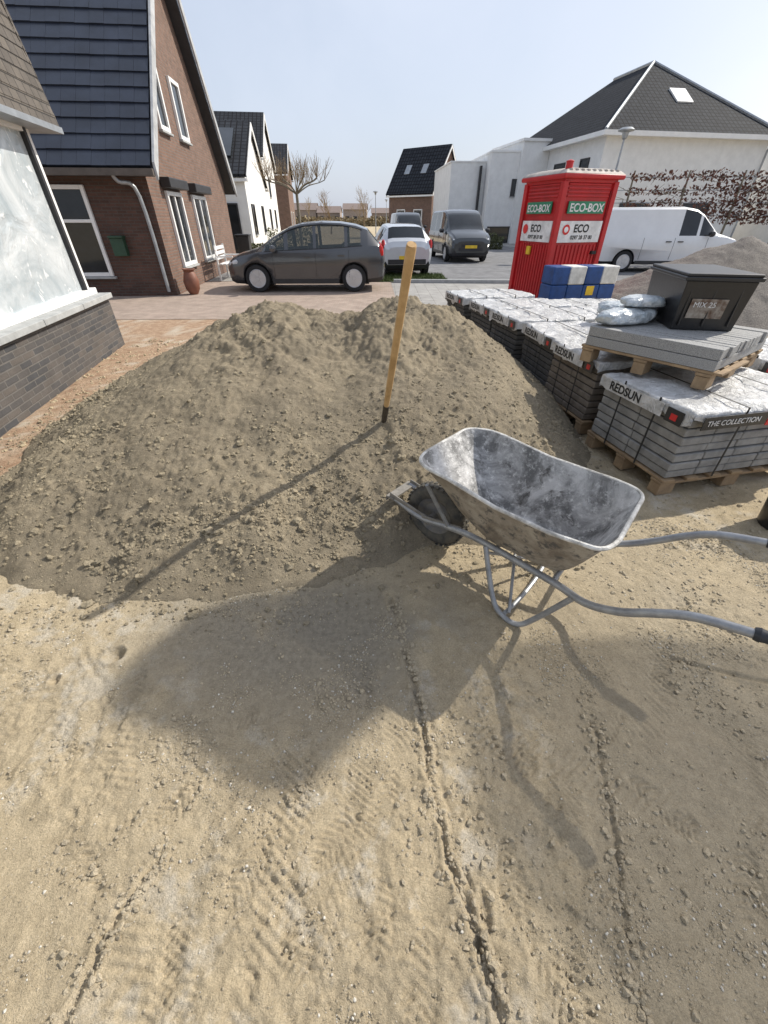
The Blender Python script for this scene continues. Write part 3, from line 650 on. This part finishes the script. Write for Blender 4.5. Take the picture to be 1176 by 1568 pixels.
mpv=[(0,.36,.58,.64,.56,.42),(.05,.25,.66,.73,.68,.54),(.18,.2,.75,.82,.78,.62),(.45,.19,.84,.92,.85,.68),(.8,.19,.90,.995,.87,.71),(.92,.19,.925,1.03,.88,.73),(1.35,.19,.95,1.29,.885,.69),(1.75,.19,.965,1.47,.885,.65),(2.1,.19,.98,1.555,.885,.63),(2.6,.19,1.0,1.59,.885,.62),(3.1,.19,1.02,1.575,.885,.615),(3.5,.2,1.05,1.52,.88,.60),(3.8,.21,1.07,1.43,.87,.59),(4.1,.24,1.05,1.12,.84,.66),(4.2,.27,.96,1.01,.81,.64),(4.25,.38,.78,.84,.74,.58)]
dgrey=M('paint_dark_grey',(.07,.072,.078),.25,.4,.05,2,coat=1); lwhite=M('paint_white',(.72,.73,.74),.35,0,.04,2,coat=.6); navy=M('paint_black',(.03,.035,.04),.3,.2,.1,2,coat=1); silver=M('paint_silver',(.55,.57,.6),.3,.3,.05,coat=1)
vehicle('parked_car',mpv,dgrey,(-4.13,12.85,.01),(-1,-.03),[(1.12,1.62),(1.72,2.38),(2.46,3.2),(3.28,3.62)],(.93,1.78),(3.81,4.08),(.82,3.42),.325,dict(doors=(1.3,2.42,3.3),handles=(2.2,3.1),mirror=1.35,hp=1,glass=cglass,seats=(2.3,3.2),win=(1.5,3.66,1.1)),.97)
hat=[(0,.36,.58,.64,.58,.45),(.06,.25,.66,.74,.68,.55),(.2,.2,.76,.82,.77,.62),(.5,.19,.84,.9,.82,.68),(.95,.19,.9,.97,.85,.72),(1.3,.19,.92,1.14,.86,.70),(1.8,.19,.94,1.38,.865,.62),(2.3,.19,.96,1.46,.865,.61),(3.0,.19,.99,1.44,.865,.60),(3.5,.2,1.02,1.38,.86,.59),(3.8,.23,1.03,1.08,.84,.66),(3.92,.25,.95,1.0,.82,.66),(3.98,.36,.8,.85,.74,.6)]
vehicle('parked_hatchback',hat,silver,(.20,19.3,.012),(-.14,1),[(1.35,2.2),(2.28,3.1),(3.15,3.45)],(.97,1.8),(3.5,3.79),(.75,3.25),.31,dict(doors=(1.3,2.25,3.1),handles=(2.1,),mirror=1.3,hp=1))
vanS=[(0,.38,.72,.8,.74,.6),(.06,.27,.82,.92,.84,.7),(.25,.24,.95,1.03,.9,.74),(.7,.24,1.06,1.14,.94,.78),(.95,.24,1.08,1.2,.95,.8),(1.6,.24,1.1,1.72,.95,.78),(1.9,.24,1.1,1.86,.95,.79),(2.3,.24,1.1,1.92,.95,.8),(4.7,.24,1.1,1.90,.95,.8),(4.88,.26,1.1,1.84,.94,.79),(4.95,.35,1.1,1.75,.92,.76)]
vehicle('parked_van',vanS,navy,(3.75,20.6,.012),(.10,-1),[(1.15,1.62),(1.72,2.3),(2.5,3.4),(3.5,4.6)],(.95,1.72),(9,9.1),(.9,3.95),.33,dict(doors=(1.3,2.4,3.45),handles=(2.2,),mirror=1.3))
vehicle('dark_van',vanS,navy,(1.8,31,.012),(.1,-1),[(1.15,1.62),(1.72,2.3),(2.5,3.4)],(.95,1.72),(9,9.1),(.9,3.95),.33,dict(doors=(1.3,2.4),handles=(2.2,),mirror=1.3))
vehicle('white_van',vanS,lwhite,(12.6,17.6,.012),(1,-.06),[(1.15,1.62),(1.72,2.3)],(.95,1.72),(9,9.1),(.9,3.95),.33,dict(doors=(1.3,2.4,3.45),handles=(2.2,2.6),mirror=1.3))
# ---------------------------------------------------------------- text helper
def text(body,size,mat,parent,o,xd,yd,name='lettering',bold=0):
    c=bpy.data.curves.new(name,'FONT'); c.body=body; c.size=size; c.extrude=.0008; c.offset=bold; c.materials.append(mat)
    ob=bpy.data.objects.new(name,c); COL.objects.link(ob); xd=Vector(xd).normalized(); yd=Vector(yd).normalized(); zd=xd.cross(yd)
    m=Matrix.Identity(4)
    for i in range(3): m[i][0]=xd[i];m[i][1]=yd[i];m[i][2]=zd[i];m[i][3]=o[i]
    ob.parent=parent; ob.matrix_local=m; return ob
redp=M('red_plastic',(.50,.018,.022),.42,0,.12,3,.05,20); redd=M('red_plastic_dark',(.30,.01,.015),.5); greenp=M('green_label',(.03,.22,.12),.5); wl=M('white_label',(.75,.75,.75),.5); blk=M('black_ink',(.02,.02,.02),.6); redi=M('red_ink',(.6,.03,.03),.5)
roofg=M('toilet_roof',(.42,.38,.34),.7,0,.2,6)
T=empty('portable_toilet',(3.15,9.0,.01),math.atan2(.316,.95)); s=1.2
b=MB(); b.bx(.05,s-.05,.05,s-.05,.1,2.12); b.bx(0,s,0,s,0,.1,1)
for x,y in((.05,.05),(s-.05,.05),(.05,s-.05),(s-.05,s-.05)): b.box((x,y,1.1),(.1,.1,2.05))
for x0 in np.arange(.16,s-.12,.085):
    for z0,z1 in((.15,1.18),):
        b.bx(x0,x0+.045,.03,.05,z0,z1); b.bx(.03,.05,x0,x0+.045,z0,z1)
for z0 in (1.90,1.955,2.01,2.065):
    b.bx(.14,s-.14,.025,.05,z0,z0+.03); b.bx(.025,.05,.14,s-.14,z0,z0+.03)
b.bx(0.02,s-.02,0.02,s-.02,2.10,2.16)
b.bx(.10,.12,.022,.05,.15,2.0,1); b.bx(s-.12,s-.1,.022,.05,.15,2.0,1)
b.obj('cabin',[redp,redd],T,bev=.012)
b=MB()
rg_=[]
for sc,z in((1.07,2.15),(1.09,2.18),(1.08,2.22),(.98,2.27),(.7,2.31)): rg_.append([(s/2+x*sc*s/2,s/2+y*sc*s/2,z) for x,y in((-1,-1),(1,-1),(1,1),(-1,1))])
b.loft(rg_[:3],1,True,False); b.loft(rg_[2:],0,True,False)
for k in range(9): b.box((.1+k*.125,s/2,2.26),(.05,s*1.0,.06),0)
b.lathe([(.06,2.25),(.06,2.38),(.075,2.39),(.01,2.41)],(.12,.12,0),mi=1,n=14)
b.obj('roof',[roofg,redp],T,bev=.015)
lb=MB(); lb.bx(.2,1.0,.008,.028,1.66,1.84,0); lb.bx(.1,1.1-.05,.006,.028,1.22,1.55,1); lb.bx(.008,.028,.25,1.0,1.66,1.84,0); lb.bx(.006,.028,.12,1.05,1.22,1.55,1)
lb.box((1.0,.0,1.05),(.1,.06,.05),2); lb.bx(.0,.028,.66,.78,1.0,1.14,3)
lb.obj('labels',[greenp,wl,blk,plate],T)
text('ECO-BOX',.17,wl,T,(.23,.004,1.69),(1,0,0),(0,0,1),bold=.004); text('ECO',.17,blk,T,(.42,.002,1.38),(1,0,0),(0,0,1),bold=.004); text('0297 28 37 00',.085,blk,T,(.38,.002,1.27),(1,0,0),(0,0,1),bold=.002)
text('ECO-BOX',.155,wl,T,(.004,.97,1.69),(0,-1,0),(0,0,1),bold=.004); text('ECO',.16,blk,T,(.002,.75,1.38),(0,-1,0),(0,0,1),bold=.004); text('0297 28 37 00',.08,blk,T,(.002,.8,1.27),(0,-1,0),(0,0,1),bold=.002)
hs=MB(); hs.lathe([(.001,0),(.075,0),(.08,.006),(.001,.008)],(.25,.002,1.42),Vector((0,-1,0)),0,16); hs.lathe([(.001,0),(.045,0),(.001,.012)],(.25,-.005,1.42),Vector((0,-1,0)),1,16); hs.lathe([(.001,0),(.075,0),(.08,.006),(.001,.008)],(.002,.92,1.42),Vector((-1,0,0)),0,16); hs.obj('logo',[redi,wl],T)
# ---------------------------------------------------------------- blue-white barrier
bluep=M('blue_plastic',(.012,.06,.22),.5,0,.25,6); B=empty('road_barrier',(2.85,7.75,0),math.radians(9))
b=MB(); b.bx(0,1.2,-.05,.45,.0,.14,0)
for i in range(4):
    for j in range(3):
        b.bx(i*.3+.002,i*.3+.298,.0,.40,.14+j*.27+.002,.14+j*.27+.268,(i+j)%2 if j==2 else 0)
b.obj('panels',[bluep,M('white_plastic',(.62,.62,.60),.6,0,.2,8)],B,bev=.02)
b=MB(); b.bx(.66,.80,-.012,-.004,.52,.66); b.obj('sticker',[plate],B)
# ---------------------------------------------------------------- pallets with paving tiles
tile_d=M('tile_dark',(.085,.083,.08),.85,0,.25,14,.2,120); tile_g=M('tile_grey',(.27,.265,.255),.9,0,.2,10,.25,150); tile_w=M('tile_brown',(.17,.145,.12),.9,0,.2,12,.25,120)
wrap,nt,bb=newmat('plastic_wrap'); v=coord(nt); L(nt,mix(nt,ramp(nt,noise(nt,v,4,6,.65,1.6),.32,.66),(.40,.40,.395),(.76,.76,.76)),bb.inputs['Base Color']); bb.inputs['Roughness'].default_value=.28; bump(nt,bb,noise(nt,v,11,5,.6,2.2),.9,.035)
blackwrap=M('black_wrap',(.03,.03,.032),.35,0,.2,8,.4,30)
def pallet(mb,w,d,z,mi=0):
    for y in (.05,d/2,d-.05):
        for x in (.07,w/2,w-.07): mb.box((x,y,z+.045),(.13,.09,.085),mi)
        mb.box((w/2,y,z+.1),(w,.1,.02),mi)
    n=max(4,int(w/.16))
    for k in range(n): mb.box((.05+k*(w-.1)/(n-1),d/2,z+.121),(.095,d+.02,.02),mi)
def stack(loc,deg,w,d,layers,tm,lh=.06,txt=True,flap=.10,wrapz=.05,cols=5):
    e=empty('paving_pallet',(*loc,0),math.radians(deg)); random.seed(int(loc[1]*100))
    p=MB(); pallet(p,w,d,0); p.obj('wooden_pallet',[wood],e,bev=.004)
    t=MB(); z=.134; rows=max(2,int(round(d/.42)))
    for l in range(layers):
        ox,oy=random.uniform(-.011,.011),random.uniform(-.011,.011)
        for i in range(cols):
            for j in range(rows):
                ww=(w-.02)/cols; dd=(d-.02)/rows
                t.box((.01+ww*(i+.5)+ox+random.uniform(-.003,.003),.01+dd*(j+.5)+oy,z+lh/2),(ww-.007,dd-.006,lh-.009))
        z+=lh
    t.obj('paving_tiles',[tm],e,bev=.005,seg=1)
    nxg,nyg=60,40
    A,Cc=np.meshgrid(-.1+1.2*np.arange(nxg+1)/nxg,-.1+1.2*np.arange(nyg+1)/nyg)
    x=np.clip(A,0,1); y=np.clip(Cc,0,1); ovx=np.maximum(0,np.maximum(-A,A-1))/.1; ovy=np.maximum(0,np.maximum(-Cc,Cc-1))/.1; ov=np.maximum(ovx,ovy)
    qx=x*(w+.03)-.015; qy=y*(d+.03)-.015; nz=fbm(qx+loc[0]*3,qy+loc[1]*3,5,4,.6,50); n2=fbm(A*3+loc[0],Cc*3+loc[1],1.4,2,.5,55)
    zz_=z+wrapz+.028*nz-ov*flap*(1+.9*n2); o_=.02*np.abs(nz)*(ov>0)
    VV=np.stack([qx+o_*(ovx>0)*np.where(A>0,1,-1),qy+o_*(ovy>0)*np.where(Cc>0,1,-1),zz_],-1).reshape(-1,3)
    ii=np.arange((nxg+1)*(nyg+1)).reshape(nyg+1,nxg+1)
    npmesh('plastic_cover',VV,np.stack([ii[:-1,:-1],ii[:-1,1:],ii[1:,1:],ii[1:,:-1]],-1).reshape(-1,4),[wrap],e)
    st_=MB()
    for x in (w*.3,w*.72): st_.bx(x,x+.014,-.022,d+.022,z+wrapz+.016,z+wrapz+.018); st_.bx(x,x+.014,-.024,-.021,.13,z+wrapz+.017)
    for y in (d*.3,d*.7): st_.bx(-.024,-.021,y,y+.014,.13,z+wrapz+.017)
    st_.obj('straps',[blk],e)
    if txt:
        bl=MB(); bl.bx(-.036,-.033,d*.24,d*.9,z-.045,z+.045,1); bl.bx(-.036,-.032,d*.04,d*.2,z-.05,z+.04,0); bl.bx(-.038,-.036,d*.09,d*.15,z-.03,z+.01,2)
        bl.obj('label',[blackwrap,wrap,redi],e)
        text('REDSUN',.085,blk,e,(-.038,d*.86,z-.028),(0,-1,0),(0,0,1),bold=.002)
    return e,z
e1,z1=stack((1.94,2.36),12.6,1.25,.84,7,tile_g,.062)
g_=MB(); g_.bx(.05,.55,-.042,-.038,z1-.05,z1+.035,0); g_.bx(.56,.80,-.043,-.038,z1-.06,z1+.04,1); g_.obj('printed_band',[blackwrap,redi],e1)
text('THE COLLECTION',.05,wl,e1,(.08,-.044,z1-.025),(1,0,0),(0,0,1)); text('REDSUN',.055,wl,e1,(.575,-.045,z1-.03),(1,0,0),(0,0,1),bold=.001)
stack((1.78,3.36),9,1.15,.76,8,tile_w,.058)
stack((1.72,4.22),7,1.15,.76,8,tile_d,.056)
stack((1.58,5.08),11,1.15,.76,8,tile_d,.056)
stack((1.45,5.93),11,1.15,.76,8,tile_d,.055)
stack((1.22,6.78),13,1.15,.76,8,tile_d,.056)
stack((2.75,5.3),10,1.15,.76,8,tile_d,.056)
stack((2.62,6.2),10,1.15,.76,7,tile_d,.056)
stack((3.2,3.2),12,1.2,.84,8,tile_g,.06)
D_=empty('slab_pallet',(2.22,2.72,z1+.065),math.atan2(.55,.72))
p=MB(); pallet(p,1.0,.95,0); p.obj('wooden_pallet',[wood],D_,bev=.004)
gslab,nt,bb=newmat('granite_slab'); v=coord(nt); L(nt,mix(nt,ramp(nt,noise(nt,v,190,3,.8),.4,.6),(.20,.20,.20),(.42,.42,.415)),bb.inputs['Base Color']); bb.inputs['Roughness'].default_value=.85; bump(nt,bb,noise(nt,v,140,3,.7),.4,.006)
p=MB(); p.bx(0,.98,0,.93,.133,.2); 
random.seed(12)
for k in range(14): o_=random.uniform(-.012,.012); p.bx(k*.07+.001,k*.07+.062,o_,.93+o_,.204,.272+random.uniform(-.002,.003))
p.obj('slabs',[gslab],D_,bev=.004)
p=MB(); p.bx(-.02,.5,-.06,-.02,.12,.135); p.obj('loose_lath',[wood],D_)
C=empty('black_crate',(2.19,3.3,z1+.065+.277),math.radians(-12)); bp=M('black_plastic',(.02,.02,.022),.35,0,.2,6,.1,30)
c=MB()
def frustum(mb,w0,d0,w1,d1,z0,z1,mi=0,th=.012):
    cx,cy=w1/2,d1/2
    R=lambda w,d,z:[(cx-w/2,cy-d/2,z),(cx+w/2,cy-d/2,z),(cx+w/2,cy+d/2,z),(cx-w/2,cy+d/2,z)]
    mb.loft([R(w0,d0,z0),R(w1,d1,z1),R(w1-th*2,d1-th*2,z1),R(w0-th*2,d0-th*2,z0+th)],mi,True,False)
frustum(c,.42,.72,.46,.78,0,.33); c.bx(-.02,.48,-.02,.80,.33,.355); c.bx(-.01,.47,-.01,.79,.355,.375)
for x in (.05,.21,.38): c.bx(x,x+.012,.004,.02,.03,.33)
c.obj('tub',[bp],C,bev=.01)
lb=MB(); lb.ob(Vector((.2,.005,.15)),Vector((.24,0,0)),Vector((0,.004,0)),Vector((0,-.012,.13))); lb.obj('label',[M('crate_label',(.09,.045,.025),.5,0,scale=14,c2=(.35,.32,.28))],C); text('MIX 25',.05,wl,C,(.1,.0,.16),(1,0,0),(0,-.08,1))
def bag(name,loc,dims,rz,mat,seed):
    v,f=ico(4); v=np.sign(v)*np.abs(v)**.75; v=v*np.array(dims)/2; nz=fbm(v[:,0]*1+seed,v[:,1]+v[:,2]*1.3+seed,9,4,.55,60); v=v*(1+.30*nz[:,None]); v[:,2]=np.maximum(v[:,2],-dims[2]*.3)
    o=npmesh(name,v,f,[mat]); o.location=loc; o.rotation_euler=(0,0,rz); return o
silb=M('silver_bag',(.36,.42,.46),.28,.2,scale=12,c2=(.68,.71,.73),bs=.9,bscale=11,bd=.04)
zt=z1+.065+.275
bag('cement_bag',(1.93,3.52,zt+.05),(.42,.26,.12),.2,silb,1); bag('cement_bag',(2.12,3.68,zt+.06),(.4,.28,.13),.9,silb,4); bag('cement_bag',(2.1,3.62,zt+.15),(.34,.22,.09),-.1,silb,9)
bag('cement_bag',(2.62,4.9,.78),(.5,.36,.16),.2,silb,12)
bk=MB(); bk.lathe([(.12,0),(.15,.3),(.16,.31),(.16,.33),(.145,.33),(.11,.02),(.001,.02)],(0,0,0)); bk.tube([(.155,0,.3),(.1,0,.42),(-.1,0,.42),(-.155,0,.3)],.004,0,6,5); bk.obj('bucket',[bp],None,(2.56,2.02,0))
gx=np.arange(-3.6,3.6,.05); gy=np.arange(-2.6,2.6,.05); GX,GY=np.meshgrid(gx,gy); r=np.hypot(GX/3.4,GY/2.3)
GZ=1.28*(1-r**1.15)+.07*fbm(GX,GY,1.5,4,.55,70)+.03*fbm(GX,GY,9,3,.6,71); GZ=np.where(r<1,GZ,-.05)
ny,nx=GX.shape; idx=np.arange(nx*ny).reshape(ny,nx); F=np.stack([idx[:-1,:-1],idx[:-1,1:],idx[1:,1:],idx[1:,:-1]],-1).reshape(-1,4)
npmesh('gravel_heap',np.stack([GX+7.3,GY+9.6,GZ],-1).reshape(-1,3),F,[M('gravel',(.24,.215,.19),.95,0,scale=40,c2=(.12,.108,.095),bs=.8,bscale=50,bd=.03)])
# ---------------------------------------------------------------- shovel
SH=empty('shovel'); woodh=M('handle_wood',(.58,.38,.18),.5,0,scale=9,c2=(.42,.26,.11)); rust_m=M('blade_steel',(.10,.085,.07),.6,.6,.3,20)
a=Vector((0,2.72,.42)); top=Vector((.12,2.1,1.5)); dr=(top-a).normalized()
m=MB(); m.tube([a+dr*.10,a+dr*.5,a+dr*.9,top-dr*.02,top],[.018,.0215,.0215,.024,.019],0,14,4); m.obj('handle',[woodh],SH)
m=MB(); m.tube([a-dr*.12,a+dr*.06,a+dr*.17],[.014,.021,.0225],0,12,3)
sx=Vector((1,0,0)); nn=dr.cross(sx).normalized()
rr=[]
for k,(w_,o_) in enumerate(((.03,-.03),(.10,-.07),(.115,-.15),(.10,-.25),(.03,-.33))):
    rr.append([a+dr*o_+sx*(w_*q_)+nn*(.02*(1-q_*q_)+t_) for q_,t_ in((-1,0),(-.5,0),(0,0),(.5,0),(1,0),(1,.003),(.5,.003),(0,.003),(-.5,.003),(-1,.003))])
m.loft(rr,0); m.obj('blade',[rust_m],SH)
# ---------------------------------------------------------------- wheelbarrow
WB=empty('wheelbarrow')
ax=Vector((.755,-.656,0)).normalized(); ay=Vector((-ax.y,ax.x,0)); o=Vector((.31,1.88,0))
m4=Matrix(((ax.x,ay.x,0,o.x),(ax.y,ay.y,0,o.y),(0,0,1,0),(0,0,0,1)))
trm,nt,bb=newmat('tray_cement_stained'); v=coord(nt)
c=mix(nt,ramp(nt,noise(nt,v,4,8,.72,.6),.40,.60),(.15,.148,.145),(.58,.57,.56))
c=mix(nt,ramp(nt,noise(nt,v,30,6,.75),.52,.70),c,(.74,.73,.71))
c=mix(nt,ramp(nt,noise(nt,v,9,7,.7,1),.57,.67),c,(.10,.095,.09))
L(nt,c,bb.inputs['Base Color']); bb.inputs['Roughness'].default_value=.7; bb.inputs['Metallic'].default_value=.1
pp=bump(nt,bb,noise(nt,v,70,5,.7),.7,.005); bump(nt,bb,noise(nt,v,9,4,.6),.5,.015,pp)
rimm=M('rim_cement',(.72,.71,.68),.8,0,scale=20,c2=(.34,.33,.31),bs=.6,bscale=60)
tro,nt,bb=newmat('tray_outside_dirty'); v=coord(nt)
c=mix(nt,ramp(nt,noise(nt,v,6,7,.7,.6),.38,.62),(.19,.16,.125),(.40,.36,.30)); c=mix(nt,ramp(nt,noise(nt,v,18,6,.7),.52,.62),c,(.10,.095,.09))
L(nt,c,bb.inputs['Base Color']); bb.inputs['Roughness'].default_value=.8; bump(nt,bb,noise(nt,v,60,5,.7),.6,.005)
def ring(k,off=0,nn=64):
    cx=.56+(.455-.56)*k; hl=.215+(.455-.215)*k**.92; hw=.150+(.285-.150)*k**.95; z0=.315; 
    n_=4.2+3.0*k; out=[]
    for j in range(nn):
        a_=2*math.pi*j/nn; cc,ss=math.cos(a_),math.sin(a_)
        x=cx+math.copysign(abs(cc)**(2/n_),cc)*(hl-off); y=math.copysign(abs(ss)**(2/n_),ss)*(hw-off)*(1-.10*k*max(0,-cc))
        z=z0+.285*k**1.12+k*.065*(1-(x/.91))+.012*k*math.sin(x*9)+off*.6
        d_=.004*math.sin(x*31+y*17)*(.3+k)
        out.append(Vector((x+d_,y+d_*.6,z)))
    return out
ks=[0,.02,.06,.12,.2,.3,.42,.55,.68,.8,.9,1]
m=MB()
def trayface(off,mi):
    rs=[ring(k,off) for k in ks]; c0=sum(rs[0],Vector())/64
    inner=[[c0+(p-c0)*f-Vector((0,0,.012*(1-f))) for p in rs[0]] for f in (.02,.35,.7,.92)]
    m.loft(inner+rs,mi,False,True); m.add(inner[0],[tuple(range(64))],mi)
trayface(.004,0); trayface(0,1)
m.obj('tray',[trm,tro],WB,mat4=m4,ang=60)
m=MB(); r_=ring(1,-.004); pts_=r_+[r_[0]]; m.tube(pts_,.0095,0,8); 
m.obj('rim',[rimm],WB,mat4=m4)
steel=M('tube_steel',(.26,.27,.29),.5,.5,scale=18,c2=(.40,.41,.42)); steeld=M('frame_dirty',(.30,.28,.25),.8,.1,scale=14,c2=(.17,.16,.145)); rub=M('grip_rubber',(.03,.035,.045),.6)
m=MB()
for s_ in(-1,1):
    m.tube([(-.27,s_*.085,.25),(-.05,s_*.10,.21),(.15,s_*.11,.245),(.35,s_*.14,.285),(.75,s_*.19,.295),(.90,s_*.245,.32),(1.02,s_*.275,.385),(1.12,s_*.285,.465),(1.22,s_*.285,.525),(1.38,s_*.285,.565)],.0165,0,12,5)
    m.tube([(1.36,s_*.285,.562),(1.375,s_*.285,.565),(1.39,s_*.285,.568),(1.5,s_*.285,.585),(1.52,s_*.285,.588)],[.020,.024,.020,.0205,.017],1,12,2)
m.obj('frame_rails',[steel,rub],WB,mat4=m4)
m=MB()
for s_ in(-1,1):
    m.tube([(.40,s_*.16,.285),(.52,s_*.235,.06),(.60,s_*.265,.012),(.68,s_*.265,.012),(.74,s_*.24,.08),(.86,s_*.225,.31)],.0135,0,10,4)
    m.tube([(.15,s_*.11,.245),(.05,s_*.2,.52)],.011,0,8)
m.tube([(.60,-.255,.016),(.62,-.10,.03),(.62,.10,.03),(.60,.255,.016)],.011,0,8,3)
m.tube([(.42,-.17,.26),(.62,.245,.03)],.008,0,8); m.tube([(.42,.17,.26),(.62,-.245,.03)],.008,0,8)
m.tube([(.45,-.15,.29),(.45,.15,.29)],.012,0,8); m.tube([(.75,-.19,.295),(.75,.19,.295)],.012,0,8)
m.obj('legs',[steel],WB,mat4=m4)
m=MB(); m.box((-.27,0,.25),(.055,.22,.012)); m.box((-.298,0,.238),(.006,.22,.035)); 
for s_ in(-1,1): m.box((-.13,s_*.098,.235),(.30,.008,.045),0,R=Matrix.Rotation(.17,3,'Y')); m.box((.1,s_*.108,.24),(.26,.008,.04),0,R=Matrix.Rotation(-.17,3,'Y'))
m.tube([(.0,-.115,.2),(.0,.115,.2)],.011,0,8)
m.obj('wheel_bracket',[steeld],WB,mat4=m4,bev=.002)
m=MB(); tp=[]
for k in range(15):
    a_=math.pi*2*k/14; tp.append((.150+.048*math.cos(a_),.043*math.sin(a_)))
m.lathe(tp,(0,0,.197),Vector((0,1,0)),0,40)
for k in range(36):
    a_=2*math.pi*k/36; d=Vector((math.cos(a_),0,math.sin(a_))); tt=Vector((-d.z,0,d.x))
    for yy in(-.02,.02): m.ob(Vector((0,yy,.197))+d*.196,d*.008,tt*.018,Vector((0,.022,0)),0)
m.lathe([(.001,-.02),(.05,-.02),(.08,-.012),(.115,-.03),(.118,.03),(.08,.012),(.05,.02),(.001,.02)],(0,0,.197),Vector((0,1,0)),1,32)
m.lathe([(.02,-.06),(.025,-.055),(.025,.055),(.02,.06)],(0,0,.197),Vector((0,1,0)),1,16)
m.obj('wheel',[M('dirty_tyre',(.055,.055,.055),.9,0,scale=20,c2=(.12,.11,.09)),M('dirty_hub',(.13,.135,.15),.7,.2,scale=20,c2=(.22,.2,.17))],WB,mat4=m4)
# ---------------------------------------------------------------- unseen sail and netting, added to cast the foreground shadow
sdir=Vector((.89,.456,0)).normalized(); el=math.radians(40); hz=5.2; off=sdir*hz/math.tan(el)
poly=[(-.45,1.50),(-.75,1.42),(-.95,1.33),(-1.1,1.1),(-1.17,.93),(-1.12,.82),(-.98,.76),(-.8,.71),(-.65,.62),(-.5,.53),(-.38,.51),(-.25,.55),(-.12,.70),(.03,.84),(.17,.9),(.27,.85),(.31,.72),(.30,.55),(.33,.4),(.456,.25),(.66,.0),(.9,-.5),(2.6,-.6),(2.9,.9),(2.2,1.08),(1.2,1.18),(.6,1.14),(.25,1.20),(.0,1.38)]  # wanted shadow outline on the ground; the added sheets are cut to it
caster_net,nt,bb=newmat('caster_netting'); bb.inputs['Base Color'].default_value=(.10,.12,.10,1); bb.inputs['Alpha'].default_value=.68
caster_solid,nt,bb=newmat('caster_canvas'); bb.inputs['Base Color'].default_value=(.35,.33,.3,1); bb.inputs['Roughness'].default_value=.9; bb.inputs['Alpha'].default_value=.92
SS=empty('added_shadow_caster'); m=MB(); n_=len(poly)
up_=lambda L_:[(x+off.x,y+off.y,hz) for x,y in L_]
m.add(up_(poly[:14]+[poly[28]]),[tuple(range(15))],0); nn_=[poly[13]]+poly[14:]; m.add(up_(nn_),[tuple(range(len(nn_)))],1)
m.obj('caster_cloth',[caster_solid,caster_net],SS)
m=MB()
for i in (21,22,23): m.tube([(poly[i][0]+off.x,poly[i][1]+off.y,0),(poly[i][0]+off.x,poly[i][1]+off.y,hz)],.025,0,8)
m.obj('caster_poles',[zinc],SS)
# ---------------------------------------------------------------- light & world
w=bpy.data.worlds.new('World'); S.world=w; w.use_nodes=True; nt=w.node_tree; bg=nt.nodes['Background']
sk=nt.nodes.new('ShaderNodeTexSky'); sk.sky_type='NISHITA'; sk.sun_disc=False; sk.sun_elevation=el; sk.sun_rotation=math.atan2(sdir.x,sdir.y); sk.dust_density=3; sk.air_density=1.0; sk.ozone_density=1.5
tc=nt.nodes.new('ShaderNodeTexCoord')
n1=noise(nt,tc.outputs['Generated'],1.6,6,.55,.5)
sc=mix(nt,ramp(nt,n1,.3,.72,(.42,.42,.42),(.88,.88,.88)),sk.outputs[0],(5.5,6.0,7.0))
L(nt,sc,bg.inputs['Color']); bg.inputs['Strength'].default_value=.145
sl_=bpy.data.lights.new('sun','SUN'); sl_.energy=5.0; sl_.angle=math.radians(.6); sl_.color=(1,.94,.83); so_=bpy.data.objects.new('sun',sl_); COL.objects.link(so_)
so_.rotation_euler=Vector((-sdir.x*math.cos(el),-sdir.y*math.cos(el),-math.sin(el))).to_track_quat('-Z','Y').to_euler()
cam=bpy.data.cameras.new('camera'); co=bpy.data.objects.new('camera',cam); COL.objects.link(co); co.location=(0,0,1.6); co.rotation_euler=(math.radians(90-36.4),0,0)
cam.sensor_fit='HORIZONTAL'; cam.sensor_width=36; cam.lens=18.67; cam.clip_start=.05; cam.clip_end=4000; S.camera=co
S.view_settings.view_transform='Standard'; S.view_settings.look='None'; S.view_settings.exposure=0
